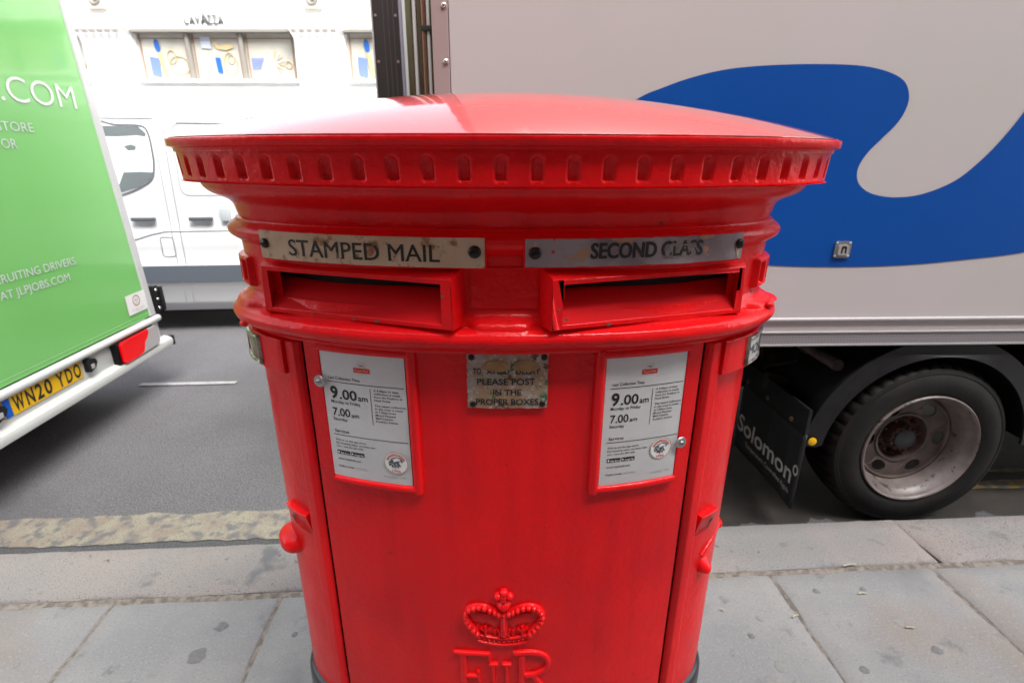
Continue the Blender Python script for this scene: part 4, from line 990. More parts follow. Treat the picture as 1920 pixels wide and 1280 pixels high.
for x0, x1, y0, y1 in ((-0.15, 4.4, 1.25, 1.52), (-0.1, 1.1, 1.75, 2.3), (2.5, 4.2, 0.12, 0.68), (2.5, 4.4, 1.7, 2.3), (4.5, 5.7, 0.12, 0.6)):
    b = bmesh.new(); box(b, x0, x1, y0, y1, 0.22 if y0 != 1.25 else 0.02, 0.72, 0.03); tp(fin(b, 'side_locker', CHASSIS, T))  # dark boxes added below the floor to keep light out from under the truck
# mudguard
WC = (1.808, 0.272)
def arc(r, a): return (WC[0] + r * math.cos(a), WC[1] + r * math.sin(a))
b = bmesh.new()
A0, A1 = R(174), R(4)
out = [arc(0.535, a) for a in lin(A0, A1, 40)]; inn = [arc(0.455, a) for a in lin(A1, A0, 40)]
add_me(b, poly2d(out + [(arc(0.53, A1)[0], arc(0.53, A1)[1] - 0.01)] + inn + [(arc(0.457, A0)[0] + 0.002, 0.318), (arc(0.48, A0)[0], 0.307), (arc(0.52, A0)[0], 0.309), (arc(0.537, A0)[0], 0.325)], [], 0.006), lambda x, y, z: (x, 0.012 + z + 0.012 * (math.hypot(x - WC[0], y - WC[1]) - 0.45) / 0.08, y))
mg = tp(fin(b, 'mudguard', BLACKPL, T, angle=40))
b = bmesh.new(); grid(b, lin(A0, A1, 40), lin(0, 1, 2), lambda a, t: (arc(0.50, a)[0], 0.02 + 0.5 * t, arc(0.50, a)[1])); fin(b, 'mudguard_liner', BLACKPL, mg)
b = bmesh.new(); lathe(b, [(0.0185, 0), (0.0185, 0.004), (0.015, 0.006), (0, 0.006)], (1.3085, 0.008, 0.338), (0, -1, 0), 24); fin(b, 'side_reflector', YREF, mg)
# mud flap facing backwards
FX = 1.250
b = bmesh.new(); ys = lin(-0.012, 0.56, 24)
def fe(y, t): return (FX + 0.02 + 0.008 * t * t * math.sin(y * 9), y, 0.378 - 0.376 * t)
F0 = grid(b, ys, lin(0, 1, 12), fe)
mf = tp(fin(b, 'mud_flap', FLAP, T)); sm = mf.modifiers.new('solid', 'SOLIDIFY'); sm.thickness = 0.008; sm.offset = -1
b = bmesh.new(); box(b, FX + 0.003, FX + 0.018, -0.015, 0.58, 0.384, 0.50, 0.003); tp(fin(b, 'flap_carrier', BLACKPL, T, smooth=False))
for y in (0.09, 0.30, 0.50):
    b = bmesh.new(); lathe(b, [(0.013, 0), (0.013, 0.006), (0.007, 0.010), (0, 0.010)], (FX + 0.003, y, 0.405), (-1, 0, 0), 8); tp(fin(b, 'flap_bolt', RUST, T))
def FM(x, y, h): t = (0.378 - y) / 0.376; v = fe(-x, t); return (v[0] - 0.0105, -x, y)
b = bmesh.new()
text(b, 'Solomon', -0.545, 0.112, 0.088, FM, width=0.520, bold=0.014)
add_me(b, poly2d(circ(-0.004, 0.195, 0.020, 0.026, 24), [circ(-0.004, 0.195, 0.011, 0.016, 20)]), lambda x, y, z: FM(x, y, 0))
text(b, 'Temperature Controlled Rigids', -0.440, 0.060, 0.024, FM, width=0.415)
fin(b, 'flap_lettering', WHITEINK, mf, smooth=False)
b = bmesh.new(); grid(b, lin(1.84, 2.39, 12), lin(0, 1, 8), lambda y, t: (FX + 0.02, y, 0.50 - 0.495 * t)); m2 = tp(fin(b, 'mud_flap', FLAP, T)); sm = m2.modifiers.new('solid', 'SOLIDIFY'); sm.thickness = 0.008
wa = make_wheel(T, (1.822, 0.016, 0.278), (0, -1, 0), 0.400, 0.260, 0.24, deep=0.115); wa.location = (0, 0, 0.12)
for px_, py_, ao in ((1.808, 2.378, 1), (6.6, 0.05, -1), (6.6, 2.35, 1)):
    w2 = make_wheel(T, (px_, py_, 0.272), (0, ao, 0), 0.392, 0.258, 0.24, detail=False); w2.location = (0, 0, 0.12)
b = bmesh.new(); box(b, 6.0, 7.75, 0.1, 2.3, 0.35, 2.45, 0.09); cb = tp(fin(b, 'cab', VWHITE, T))
b = bmesh.new(); box(b, 7.6, 7.76, 0.25, 2.15, 1.45, 2.25, 0.03); fin(b, 'windscreen', GLASS, cb)
# open far rear door with ribbed strip and locking rods
b = bmesh.new(); DY = 2.375
box(b, -0.905, -0.262, DY, DY + 0.035, 0.86, TH - 0.03); dd = tp(fin(b, 'rear_door', STEEL, T, smooth=False)); dd['label'] = 'rear door standing open'
def dpart(name, x0, x1, y0, m, th=0.012, z0=0.86, z1=TH - 0.03, par=dd):
    b = bmesh.new(); box(b, x0, x1, y0 - th, y0, z0, z1, 0.002); return fin(b, name, m, par, smooth=False)
DOLIVE = mat('olive door panel', (0.20, 0.19, 0.11), rough=0.25, metal=0.5, col2=(0.10, 0.07, 0.05), nscale=1.2, stretch=(3, 1, 0.5))
OX = -0.20   # door measurements are relative to this
dpart('edge_trim', OX - 0.722, OX - 0.711, DY, TRAIL, 0.03)
rs_ = dpart('ribbed_strip', OX - 0.710, OX - 0.526, DY, STRIPBLK, 0.022)
dpart('edge_trim', OX - 0.524, OX - 0.505, DY, mat('violet grey trim', (0.22, 0.20, 0.26), rough=0.4), 0.026)
for k in (1, 2, 3):
    x = OX - 0.710 + 0.184 * (0.22 + 0.19 * k)
    b = bmesh.new(); box(b, x - 0.002, x + 0.002, DY - 0.026, DY - 0.022, 0.86, TH - 0.03); fin(b, 'rib', mat('rubber rib', (0.07, 0.055, 0.06), rough=0.4), rs_, smooth=False)
for x in (OX - 0.690, OX - 0.548):
    for k in range(9):
        z = 0.98 + 0.292 * k + (0.0)
        b = bmesh.new(); lathe(b, [(0.011, 0), (0.009, 0.004), (0, 0.006)], (x, DY - 0.022, z), (0, -1, 0), 12); fin(b, 'strip_rivet', mat('pinkish rivet', (0.35, 0.24, 0.22), rough=0.3, metal=0.6), rs_)
dpart('door_panel', OX - 0.503, OX - 0.480, DY, VWHITE, 0.01)
dpart('door_panel', OX - 0.478, OX - 0.442, DY, DOLIVE, 0.008)
dpart('door_panel', OX - 0.398, OX - 0.372, DY, DOLIVE, 0.008)
dpart('door_panel', OX - 0.300, OX - 0.225, DY, DOLIVE, 0.008)
dpart('door_panel', OX - 0.200, OX - 0.190, DY, VWHITE, 0.010)
for x, m in ((OX - 0.415, TPANEL), (OX - 0.350, BROWNROD), (OX - 0.318, TPANEL), (OX - 0.240, mat('pale rod', (0.42, 0.35, 0.32), rough=0.3))):
    r_ = 0.017 if m is BROWNROD else 0.012
    b = bmesh.new(); tube(b, [(x, DY - 0.03, 0.88), (x, DY - 0.03, TH - 0.05)], r_, 14); rod = fin(b, 'locking_rod', m, dd)
for x, z in ((OX - 0.330, 2.36), (OX - 0.255, 2.34), (OX - 0.350, 1.3)):
    b = bmesh.new(); box(b, x - 0.035, x + 0.035, DY - 0.055, DY - 0.012, z - 0.018, z + 0.018, 0.005); fin(b, 'rod_keeper', CHASSIS, dd)

# ------------------------------------------------------------------ green delivery van, seen from behind on the left
G = thing('delivery_van', 'bright green delivery van with white lettering and yellow number plate WN20 YDO', 'van', (-2.55, 3.54, -0.12), PSI)
def gp(o): o.location = (0, 0, 0.12); return o
GT = 2.75; GW = -1.93
def tap(z): return -0.069 * max(0.0, z - 0.43)
def gy(t, z):      # t: 0 at the far edge, 1 at the near edge
    return tap(z) * (1 - 2 * t) + GW * t
def gquad(b, x, t0, t1, z0, z1, n=1, d0=0.0, d1=0.0):
    zs = lin(z0, z1, 6)
    grid(b, [0, 1], zs, lambda s, z: (x, (gy(t0, z) + d0) if s == 0 else (gy(t1, z) + d1), z))
b = bmesh.new()
zs = lin(0.44, GT, 8)
for x0, x1, m in ((-3.4, -0.004, 0),):
    A = [[b.verts.new((x, gy(t, z), z)) for t in (0, 1)] for z in zs for x in (x0, x1)]
    def vv(i, x, t): return A[2 * i + x][t]
    for i in range(len(zs) - 1):
        for (xa, ta, xb, tb) in ((0, 0, 1, 0), (1, 0, 1, 1), (1, 1, 0, 1), (0, 1, 0, 0)):
            b.faces.new((vv(i, xa, ta), vv(i, xb, tb), vv(i + 1, xb, tb), vv(i + 1, xa, ta)))
    b.faces.new((vv(8, 0, 0), vv(8, 1, 0), vv(8, 1, 1), vv(8, 0, 1))); b.faces.new((vv(0, 0, 0), vv(0, 0, 1), vv(0, 1, 1), vv(0, 1, 0)))
gp(fin(b, 'box_body', VWHITE, G, smooth=False))
b = bmesh.new()
zs2 = lin(0.4405, GT, 20)
for (a, c, dx) in (((0, 0.0), (0, -0.062), 0.012),):
    grid(b, [0, 1, 2, 3], zs2, lambda s, z: ((0.0, gy(0, z) + 0.004, z), (0.014, gy(0, z), z), (0.014, gy(0, z) - 0.052, z), (0.004, gy(0, z) - 0.058, z))[s])
gp(fin(b, 'edge_post', VWHITE, G, smooth=False))
b = bmesh.new(); grid(b, [0, 1, 2, 3], zs2, lambda s, z: ((0.0, gy(1, z) - 0.004, z), (0.014, gy(1, z), z), (0.014, gy(1, z) + 0.052, z), (0.004, gy(1, z) + 0.058, z))[s]); gp(fin(b, 'edge_post', VWHITE, G, smooth=False))
b = bmesh.new(); gz = lin(0.4405, GT - 0.05, 24)
grid(b, lin(0, 1, 24), gz, lambda s, z: (0.006 + 0.0015 * nz3(s * 2.1, z * 1.4, 9), (gy(0, z) - 0.059) * (1 - s) + (gy(1, z) + 0.059) * s, z))
rp = gp(fin(b, 'rear_panel', GREEN, G))
b = bmesh.new(); grid(b, lin(-1.86, -0.062, 2), [0.468, 0.473], lambda y, z: (0.0085, y, z)); fin(b, 'pinstripe', mat('pale green stripe', (0.35, 0.62, 0.32), rough=0.3), rp, smooth=False)
GM = lambda x, y, h: (0.0095, x, y)
b = bmesh.new()
text(b, '.COM', -0.765, 1.752, 0.118, GM, width=0.507, bold=-0.006)
fin(b, 'lettering', WHITEVIN, rp, smooth=False)
b = bmesh.new(); text(b, 'STORE', -0.620, 1.612, 0.044, GM, width=0.225, align='R', bold=-0.004); text(b, 'OR', -0.754, 1.531, 0.044, GM, width=0.090, align='R', bold=-0.004)
text(b, 'RECRUITING DRIVERS', -0.590, 0.912, 0.041, GM, width=0.60, align='R'); text(b, 'AT JLPJOBS.COM', -0.661, 0.835, 0.040, GM, width=0.455, align='R')
fin(b, 'lettering', mat('greyish white vinyl', (0.62, 0.64, 0.66), rough=0.4), rp, smooth=False)
b = bmesh.new(); add_me(b, poly2d(rrect(-0.243, -0.062 + 0.020, 0.501, 0.633, 0.004)), lambda x, y, z: (0.0105, x - 0.022, y)); sk = fin(b, 'sticker', WHITEVIN, rp, smooth=False)
b = bmesh.new(); add_me(b, poly2d(circ(-0.164, 0.583, 0.037, n=32), [circ(-0.164, 0.583, 0.030, n=32)]), lambda x, y, z: (0.0112, x, y)); fin(b, 'speed_ring', mat('dull red ring', (0.45, 0.12, 0.12), rough=0.5), sk, smooth=False)
b = bmesh.new(); SM = lambda x, y, h: (0.0112, x, y)
text(b, '60', -0.164, 0.580, 0.018, SM, align='C', width=0.026); text(b, 'mph', -0.164, 0.565, 0.009, SM, align='C', width=0.026)
text(b, 'This vehicle is limited', -0.164, 0.524, 0.0065, SM, align='C', width=0.135); text(b, 'to 60 mph', -0.164, 0.511, 0.0065, SM, align='C', width=0.07)
fin(b, 'sticker_print', mat('grey print', (0.2, 0.2, 0.24), rough=0.5), sk, smooth=False)
b = bmesh.new(); box(b, -0.02, 0.030, 0.012, 0.062, 0.445, 0.635, 0.004); box(b, 0.010, 0.040, 0.060, 0.100, 0.445, 0.620, 0.006); hg = gp(fin(b, 'door_hinge', BLACKPL, G)); 
for z in (0.475, 0.540, 0.605):
    b = bmesh.new(); lathe(b, [(0.011, 0), (0.009, 0.005), (0, 0.007)], (0.030, 0.036, z), (1, 0, 0), 12); fin(b, 'hinge_bolt', RIVET, hg)
b = bmesh.new(); 
gp(fin((lambda b: (tube(b, [(0.016, -1.95, 0.412), (0.016, 0.012, 0.410)], 0.024, 14), b)[1])(b), 'rear_rail', BUMPERW, G))
b = bmesh.new(); box(b, -0.4, 0.010, -1.93, 0.008, 0.24, 0.405, 0.012); bp_ = gp(fin(b, 'bumper', BUMPERW, G))
b = bmesh.new()   # step lip, slightly wider than the body
pr = [(0.0, 0.262), (0.030, 0.255), (0.052, 0.243), (0.060, 0.226), (0.055, 0.196), (0.040, 0.186), (0.0, 0.184)]
grid(b, lin(-1.99, 0.055, 20), list(range(len(pr))), lambda y, i: (pr[i][0], y, pr[i][1])); ls = gp(fin(b, 'step_lip', BUMPERW, G))
b = bmesh.new(); box(b, 0.0, 0.062, 0.0552, 0.075, 0.186, 0.258, 0.006); fin(b, 'end_cap', BLACKPL, ls)
b = bmesh.new(); box(b, 0.0105, 0.0165, -1.300, -0.777, 0.288, 0.392, 0.002); pt = gp(fin(b, 'number_plate', PLATEY, G, smooth=False))
b = bmesh.new(); box(b, 0.0168, 0.0175, -1.298, -1.257, 0.290, 0.390); fin(b, 'blue_band', PLATEB, pt, smooth=False)
b = bmesh.new(); ex = (0.0172)
add_me(b, poly2d(rrect(-1.299, -0.778, 0.289, 0.391, 0.006), [rrect(-1.2535, -0.7815, 0.2925, 0.3875, 0.005)]), lambda x, y, z: (0.01705, x, y)); fin(b, 'plate_border', mat('orange plate edge', (0.6, 0.34, 0.0), rough=0.3), pt, smooth=False)
NM = lambda x, y, h: (0.0174, x, y)
xx = -1.240
for ch, wd in (('W', 0.062), ('N', 0.048), ('2', 0.044), ('0', 0.046), (' ', 0.010), ('Y', 0.052), ('D', 0.047), ('O', 0.050)):
    if ch != ' ':
        b = bmesh.new(); text(b, ch, xx, 0.302, 0.077, NM, width=wd, bold=0.026); fin(b, 'plate_character', INK, pt, smooth=False)
    xx += wd + 0.0135
for y0 in (-0.718, -1.345):
    b = bmesh.new()
    add_me(b, poly2d([(y0 - 0.03, 0.306), (y0 - 0.018, 0.300), (y0 + 0.028, 0.318), (y0 + 0.046, 0.345), (y0 + 0.036, 0.368), (y0 - 0.005, 0.384), (y0 - 0.03, 0.380)], [], 0.014), lambda x, y, z: (0.024 + z, x, y)); pl_ = gp(fin(b, 'plate_lamp', BLACKPL, G, angle=30))
    b = bmesh.new(); box(b, 0.036, 0.040, y0 - 0.010, y0 + 0.016, 0.318, 0.345, 0.001); fin(b, 'lamp_window', LAMPGREY, pl_)
def gl(b, y0, y1, z0, z1, x0, x1, bev): box(b, x0, x1, y0, y1, z0, z1, bev)
for ys_ in (0.0, -1.42):
    b = bmesh.new(); box(b, 0.008, 0.052, -0.515 + ys_ * 0, -0.100, 0.246, 0.392, 0.014, fn=lambda x, y, z: (x, (y if ys_ == 0 else -1.93 - y), z)); lm = gp(fin(b, 'tail_lamp', BLACKPL, G))
    sgn = (lambda y: y) if ys_ == 0 else (lambda y: -1.93 - y)
    red = [(-0.490, 0.262), (-0.470, 0.250), (-0.330, 0.252), (-0.285, 0.262), (-0.270, 0.290), (-0.255, 0.320), (-0.225, 0.338), (-0.205, 0.365), (-0.200, 0.390), (-0.470, 0.388), (-0.492, 0.375)]
    gr = [(-0.330 + 0.006, 0.252), (-0.125, 0.258), (-0.100, 0.275), (-0.098, 0.375), (-0.115, 0.390), (-0.1965, 0.390), (-0.2015, 0.365), (-0.221, 0.336), (-0.251, 0.317), (-0.266, 0.288), (-0.282, 0.260)]
    for nm, pg, m in (('red_lens', red, LAMPRED), ('clear_lens', gr, LAMPGREY)):
        b = bmesh.new(); add_me(b, poly2d(pg, [], 0.007), lambda x, y, z: (0.0575 + z, sgn(x), y)); fin(b, nm, m, lm, angle=30)
b = bmesh.new(); box(b, -3.3, -0.35, -1.75, -0.15, 0.02, 0.42); gp(fin(b, 'underbody', CHASSIS, G, smooth=False))
b = bmesh.new(); box(b, -5.2, -3.42, -1.90, -0.03, 0.1, 1.95, 0.12); cb = gp(fin(b, 'cab', VWHITE, G))
for x_, y_, ao in ((-1.0, -0.02, 1), (-1.0, -1.91, -1), (-4.4, -0.02, 1), (-4.4, -1.91, -1)):
    w2 = make_wheel(G, (x_, y_, 0.215), (0, ao, 0), 0.335, 0.21, 0.2, detail=False); w2.location = (0, 0, 0.12)

# ------------------------------------------------------------------ white panel van across the road
V_ = thing('panel_van', 'white panel van with a dark rubbing strip, beyond the green van', 'van', (-3.0, 4.77, -0.12), 0.10)
def vp(o): o.location = (0, 0, 0.12); return o
sec = [(0.06, 0.10), (0.012, 0.17), (0.0, 0.20), (0.0, 0.36), (-0.012, 0.375), (-0.012, 0.55), (0.0, 0.565), (0.003, 0.70), (0.006, 0.845), (0.018, 0.865), (0.022, 1.00), (0.030, 1.20), (0.050, 1.50), (0.085, 1.78), (0.13, 1.92), (0.20, 2.02), (0.32, 2.05), (1.0, 2.075)]
full = sec + [(2.0 - y, z) for y, z in sec[::-1]]
b = bmesh.new(); xs = [-0.70 + 0.1 * i for i in range(40)]
Vg = grid(b, xs, list(range(len(full))), lambda x, i: (x, full[i][0], full[i][1]))
b.faces.new([r_ for r_ in Vg[0]]); b.faces.new([r_ for r_ in Vg[-1]][::-1])
body_v = vp(fin(b, 'van_body', VWHITE, V_, angle=50))
def side_y(z):
    for i in range(len(sec) - 1):
        if sec[i][1] <= z <= sec[i + 1][1]:
            t = (z - sec[i][1]) / (sec[i + 1][1] - sec[i][1]); return sec[i][0] + t * (sec[i + 1][0] - sec[i][0])
    return 0.3
def vside(name, outline, m, off=0.004, holes=(), par=body_v, th=0.0, cut=2):
    b = bmesh.new(); add_me(b, poly2d(outline, list(holes), th), lambda x, y, z: (x, side_y(y) - off + z, y), cut=cut); return fin(b, name, m, par, smooth=False)
# cab part: nose and door
nose = [(-0.70, 1.0), (-0.70, 1.90), (-0.95, 1.96), (-1.30, 1.93), (-1.75, 1.40), (-2.05, 1.10), (-2.45, 0.98), (-2.55, 0.75), (-2.58, 0.2), (-0.70, 0.2)]
b = bmesh.new(); add_me(b, poly2d(nose[::-1], [], 0.96), lambda x, y, z: (x, 1.0 + z * (1.0 - 0.06 * max(0, (y - 1.0))), y)); vp(fin(b, 'cab', VWHITE, V_, angle=30))
vside('rubbing_strip', [(x, 0.385) for x in lin(-0.66, 3.1, 20)] + [(x, 0.542) for x in lin(3.1, -0.66, 20)], VBAND, 0.006, cut=0)
vside('door_window', smooth_closed([(-0.68, 1.745), (-0.40, 1.742), (-0.20, 1.735), (-0.155, 1.69), (-0.14, 1.56), (-0.145, 1.42), (-0.185, 1.31), (-0.30, 1.235), (-0.45, 1.18), (-0.68, 1.12)], 5), GLASSW, 0.005)
vside('window_shade', [(-0.68, 1.74), (-0.22, 1.735), (-0.165, 1.68), (-0.17, 1.655), (-0.24, 1.665), (-0.40, 1.655), (-0.68, 1.66)], GLASS, 0.007, cut=1)
vside('window_shade', [(-0.40, 1.36), (-0.26, 1.365), (-0.155, 1.36), (-0.19, 1.30), (-0.30, 1.235), (-0.45, 1.19), (-0.46, 1.25)], GLASS, 0.007, cut=1)
vside('window_shade', [(-0.36, 1.575), (-0.30, 1.59), (-0.26, 1.575), (-0.27, 1.545), (-0.33, 1.54)], GLASS, 0.007, cut=0)
def vline(name, pts, wd=0.008, m=GROOVE, off=0.003):
    b = bmesh.new()
    for i in range(len(pts) - 1):
        p, q = Vector(pts[i]), Vector(pts[i + 1]); d = (q - p); n = int(max(1, d.length / 0.08)); nn = Vector((-d.y, d.x)).normalized() * wd / 2
        for k in range(n):
            a, c = p + d * k / n, p + d * (k + 1) / n
            b.faces.new([b.verts.new((v.x, side_y(v.y) - off, v.y)) for v in (a - nn, c - nn, c + nn, a + nn)])
    return fin(b, name, m, body_v, smooth=False)
PALEG = mat('soft panel gap', (0.30, 0.31, 0.33), rough=0.6)
_w = smooth_closed([(-0.68, 1.75), (-0.40, 1.747), (-0.20, 1.74), (-0.150, 1.69), (-0.135, 1.56), (-0.140, 1.42), (-0.18, 1.305), (-0.30, 1.228), (-0.45, 1.173), (-0.68, 1.112)], 5)
vline('window_seal', _w + [_w[0]], 0.014, GROOVE, 0.0075)
vline('panel_gap', [(-0.02, 1.82), (-0.02, 0.20)], 0.010, PALEG); vline('panel_gap', [(-0.10, 1.80), (-0.09, 0.20)], 0.008, PALEG)
vline('panel_gap', [(-0.68, 1.800), (-0.10, 1.800)], 0.008, GROOVE)
vline('panel_gap', [(1.25, 1.82), (1.25, 0.20)], 0.009, PALEG)
vline('belt_crease', [(-0.68, 0.745), (-0.41, 0.782), (-0.27, 0.825), (-0.145, 0.850), (3.1, 0.862)], 0.008, GROOVE, 0.004)
rr_ = rrect(0.045, 1.18, 1.165, 1.762, 0.07)
vline('panel_crease', rr_ + [rr_[0]], 0.008, PALEG); vline('panel_crease', [(0.09, 1.765), (1.15, 1.765)], 0.010, GROOVE)
rr_ = rrect(1.32, 3.0, 1.165, 1.762, 0.07); vline('panel_crease', rr_ + [rr_[0]], 0.008, PALEG)
rr_ = rrect(-0.205, -0.095, 0.625, 0.800, 0.02); vline('fuel_flap', rr_ + [rr_[0]], 0.006)
for x0 in (-0.405, 0.085):
    vside('handle_cup', circ(x0 + 0.10, 0.955, 0.085, 0.055, 28), mat('handle recess', (0.60, 0.61, 0.62), rough=0.4), 0.004, cut=1)
    b = bmesh.new(); box(b, x0, x0 + 0.205, side_y(0.96) - 0.045, side_y(0.96) - 0.015, 0.945, 0.978, 0.010); fin(b, 'door_handle', HANDLE, body_v)
b = bmesh.new(); box(b, 0.36, 0.44, side_y(1.0) - 0.035, side_y(1.0) + 0.0, 0.94, 1.06, 0.01); fin(b, 'latch_cover', mat('pale blue-grey plastic', (0.42, 0.46, 0.48), rough=0.4), body_v)
for x_, ao, y_ in ((-1.75, -1, 0.01), (2.1, -1, 0.01), (-1.75, 1, 1.99), (2.1, 1, 1.99)):
    w2 = make_wheel(V_, (x_, y_, 0.22), (0, ao, 0), 0.34, 0.21, 0.2, detail=False); w2.location = (0, 0, 0.12)
b = bmesh.new(); box(b, -2.4, 3.1, 0.12, 1.88, 0.06, 0.22); vp(fin(b, 'underbody', CHASSIS, V_, smooth=False))

# ------------------------------------------------------------------ white building across the street
FB = thing('cafe_building', 'white rendered building with grey LAVAZZA lettering above printed windows across the street', 'building', (-4, 9, -0.12), -0.01)
def fp(o): o.location = (0, 0, 0.12); return o
wins = [(-1.84, 0.65), (1.42, 3.9), (4.7, 7.2), (7.95, 10.4), (-5.1, -2.6), (-8.4, -5.9), (-11.6, -9.1), (11.2, 13.6)]
wins.sort(); zb_, zt_ = 2.62, 3.31
b = bmesh.new()
L0, L1 = -14, 16
box(b, L0, L1, 0, 0.5, -0.12, zb_); box(b, L0, L1, 0, 0.5, zt_, 5.0)
edges = [L0] + [e for p in wins for e in p] + [L1]
for i in range(0, len(edges), 2): box(b, edges[i], edges[i + 1], 0.0, 0.5, zb_, zt_)
fp(fin(b, 'wall', STUCCO, FB, smooth=False))
b = bmesh.new(); box(b, L0, L1, -0.025, 0.0, 2.44, 2.47, 0.004); fp(fin(b, 'ledge', STUCCO, FB, smooth=False))
b = bmesh.new(); box(b, L0, L1, -0.05, 0.0, 3.80, 3.86, 0.01); fp(fin(b, 'ledge', STUCCO, FB, smooth=False))
b = bmesh.new(); box(b, L0, L1, -0.10, 0.0, 4.30, 4.45, 0.02); fp(fin(b, 'cornice', STUCCO, FB, smooth=False))
for wi, (a, c) in enumerate(wins):
    b = bmesh.new(); box(b, a - 0.02, c + 0.02, -0.06, 0.12, zb_ - 0.05, zb_ - 0.002, 0.005); fp(fin(b, 'window_sill', STUCCO, FB, smooth=False))
    b = bmesh.new(); box(b, a, c, -0.04, 0.10, zt_ - 0.045, zt_ - 0.002, 0.004); fp(fin(b, 'window_head', SHADE, FB, smooth=False))
    n = 3; wd = (c - a) / n
    wroot = None
    for k in range(n):
        x0, x1 = a + wd * k, a + wd * (k + 1)
        b = bmesh.new(); box(b, x0 + 0.02, x1 - 0.02, 0.10, 0.12, zb_, zt_ - 0.045); pn = fp(fin(b, 'window_pane', BLIND, FB, smooth=False))
        if k: 
            b = bmesh.new(); box(b, x0 - 0.028, x0 + 0.028, 0.02, 0.10, zb_, zt_ - 0.045, 0.006); fp(fin(b, 'mullion', SHADE, FB, smooth=False))
        for xx in (x0 + 0.05, x1 - 0.075):
            b = bmesh.new(); box(b, xx, xx + 0.022, 0.085, 0.098, zb_, zt_ - 0.046); fin(b, 'blind_cord', mat('reddish frame line', (0.25, 0.17, 0.13), rough=0.5), pn, smooth=False)
        b = bmesh.new(); box(b, x0 + 0.03, x1 - 0.03, 0.088, 0.099, zt_ - 0.115, zt_ - 0.10); fin(b, 'frame_line', mat('reddish frame line', (0.25, 0.17, 0.13)), pn, smooth=False)
        def pr_(name, pts, m, y=0.083):
            b = bmesh.new(); add_me(b, poly2d(pts), lambda x, yy, z: (x, y, yy)); return fin(b, name, m, pn, smooth=False)
        if wi in (3, 4) or True:
            if k == 0:
                pr_('blue_leaf_print', [(x0 + 0.32 + x * 0.8, 3.10 + y * 1.05 - x * 0.5) for x, y in circ(0, 0, 0.055, 0.085, 20)], DECB)
                pr_('blue_square_print', [(x0 + 0.17, 2.70), (x0 + 0.31, 2.66), (x0 + 0.31, 2.93), (x0 + 0.17, 2.95)], DECL)
                pr_('yellow_band_print', [(x0 + 0.30, 3.05), (x0 + 0.36, 3.04), (x0 + 0.42, 2.66), (x0 + 0.36, 2.66)], DECY, 0.084)
                for cx, cz2, rx, rz in ((x0 + 0.62, 2.83, 0.16, 0.13), (x0 + 0.52, 2.95, 0.07, 0.09)):
                    b = bmesh.new(); tube(b, [(cx + rx * math.cos(t), 0.086, cz2 + rz * math.sin(t)) for t in lin(0, 6.2, 24)], 0.006, 5); fin(b, 'yellow_loop_print', DECY, pn)
            elif k == 1:
                pr_('blue_rectangle_print', [(x0 + 0.38, 2.73), (x0 + 0.46, 2.72), (x0 + 0.45, 2.935), (x0 + 0.37, 2.94)], DECB)
                pr_('blue_square_print', [(x0 + 0.18, 3.07), (x0 + 0.33, 3.06), (x0 + 0.33, 3.22), (x0 + 0.18, 3.23)], mat('very pale blue print', (0.42, 0.46, 0.55), rough=0.4))
                pr_('yellow_flag_print', [(x0 + 0.33, 3.22), (x0 + 0.46, 3.10), (x0 + 0.62, 3.13), (x0 + 0.70, 3.08), (x0 + 0.56, 3.04), (x0 + 0.42, 3.06)], DECY)
                for cx, cz2, rx, rz in ((x0 + 0.62, 2.92, 0.05, 0.06), (x0 + 0.60, 2.85, 0.10, 0.16)):
                    b = bmesh.new(); tube(b, [(cx + rx * math.cos(t), 0.086, cz2 + rz * math.sin(t)) for t in lin(0, 6.2, 24)], 0.006, 5); fin(b, 'yellow_loop_print', DECY, pn)
            else:
                for j in range(7):
                    z = 2.935 - j * 0.024; xr = x0 + 0.30 - 0.010 * j
                    pr_('blue_stripe_print', [(x0 + 0.10, z - 0.015), (xr, z - 0.015), (xr, z), (x0 + 0.10, z)], DECL)
                for j in range(9):
                    t = R(-75 + j * 22); 
                    b = bmesh.new(); tube(b, [(x0 + 0.45, 0.086, 2.86), (x0 + 0.45 + 0.17 * math.cos(t), 0.086, 2.86 + 0.17 * math.sin(t))], 0.006, 5); fin(b, 'spray_print', DECY if j % 2 else WHITEVIN, pn)
                b = bmesh.new(); tube(b, [(x0 + 0.68 + 0.05 * math.cos(t), 0.086, 2.84 + 0.05 * math.sin(t)) for t in lin(0, 6.2, 20)], 0.008, 5); fin(b, 'yellow_loop_print', DECY, pn)
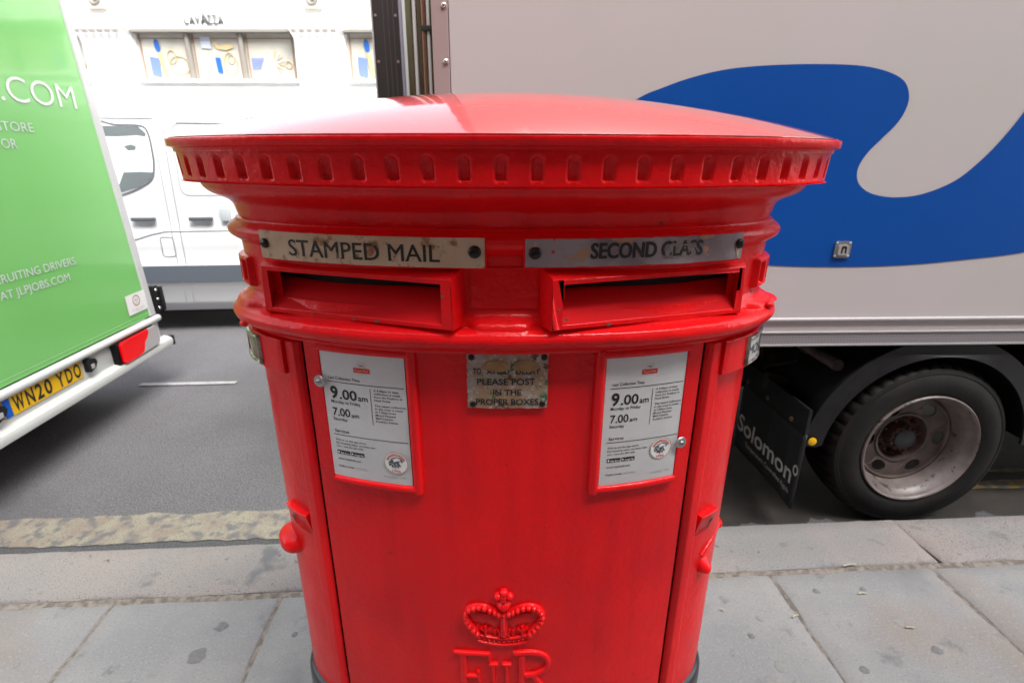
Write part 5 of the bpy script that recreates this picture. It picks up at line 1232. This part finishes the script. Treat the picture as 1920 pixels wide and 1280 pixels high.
# pilasters with flared capitals, dentils and scrolls
gapsx = [(wins[i][1], wins[i + 1][0]) for i in range(len(wins) - 1)]
for a, c in gapsx:
    b = bmesh.new(); box(b, a + 0.06, c - 0.06, -0.10, -0.001, -0.12, 3.10); pil = fp(fin(b, 'pilaster', STUCCO, FB, smooth=False))
    b = bmesh.new(); xs = [a + 0.06, c - 0.06]
    pr2 = [(0.0, 3.10, 0.0), (0.012, 3.16, 0.02), (0.04, 3.24, 0.05), (0.09, 3.29, 0.08), (0.09, 3.345, 0.08), (-0.02, 3.35, 0.0)]
    for i in range(len(pr2) - 1):
        (e0, z0, o0), (e1, z1, o1) = pr2[i], pr2[i + 1]
        P0 = [(xs[0] - e0, 0.0, z0), (xs[0] - e0, -0.10 - o0, z0), (xs[1] + e0, -0.10 - o0, z0), (xs[1] + e0, 0.0, z0)]
        P1 = [(xs[0] - e1, 0.0, z1), (xs[0] - e1, -0.10 - o1, z1), (xs[1] + e1, -0.10 - o1, z1), (xs[1] + e1, 0.0, z1)]
        for k in range(3): b.faces.new([b.verts.new(p) for p in (P0[k], P0[k + 1], P1[k + 1], P1[k])])
    bmesh.ops.remove_doubles(b, verts=b.verts, dist=1e-4); fin(b, 'capital', STUCCO, pil, smooth=False)
    for k in range(6):
        x = a + 0.09 + k * (c - a - 0.18) / 5.0
        b = bmesh.new(); box(b, x - 0.028, x + 0.028, -0.215, -0.182, 3.232, 3.268, 0.004); fin(b, 'dentil', SHADE, pil, smooth=False)
    cxm = (a + c) / 2 - 0.02
    b = bmesh.new(); tube(b, [(cxm + 0.075 * math.cos(t), -0.06, 3.70 + 0.075 * math.sin(t)) for t in lin(0, 6.28, 20)], 0.022, 8, cap=False); lathe(b, [(0.028, 0), (0.028, 0.05), (0, 0.06)], (cxm, -0.02, 3.70), (0, -1, 0), 12); fin(b, 'scroll', SHADE, pil)
    b = bmesh.new(); box(b, cxm - 0.14, cxm + 0.14, -0.06, 0.0, 3.565, 3.60, 0.008); fin(b, 'scroll_ledge', mat('tan painted ledge', (0.50, 0.42, 0.36), rough=0.6), pil, smooth=False)
LV = []
sgn_w = [('L', -0.965, 0.060), ('A', -0.885, 0.075), ('V', -0.800, 0.075), ('A', -0.715, 0.115), ('Z', -0.610, 0.070), ('Z', -0.530, 0.070), ('A', -0.450, 0.080)]
for ch, x, wd in sgn_w:
    b = bmesh.new(); big = (wd > 0.1)
    text(b, ch, x, 3.375, 0.115 if not big else 0.155, lambda xx, yy, h: (xx, -0.03 + h, yy), width=wd, bold=0.02, ext=0.022); fp(fin(b, 'letter', LETGREY, FB, smooth=False))

# ------------------------------------------------------------------ dark terrace behind the photographer (shades the pavement, reflected in the gloss)
B2 = thing('brick_building', 'brown brick terrace along the back of the pavement', 'building', tuple(street(0, -3.6, 0)), PSI)
b = bmesh.new(); H2 = 11.5
cols = [(-13 + 2.6 * k, -13 + 2.6 * k + 1.5) for k in range(11)]
ed = [-14] + [e for p in cols for e in p] + [16]
lv = [(-0.12, 0.5, 2.9), (2.9, 4.1, 5.9), (5.9, 7.1, 8.7)]
for z0, z1, z2 in lv:
    box(b, -14, 16, -0.5, 0, z0, z1)
    for i in range(0, len(ed), 2): box(b, ed[i], ed[i + 1], -0.5, 0, z1, z2)
box(b, -14, 16, -0.5, 0, 8.7, H2)
fin(b, 'wall', BRICK, B2, smooth=False)
for z0, z1, z2 in lv:
    for a, c in cols:
        b = bmesh.new(); box(b, a, c, -0.3, -0.22, z1, z2); fin(b, 'window', WINDK, B2, smooth=False)
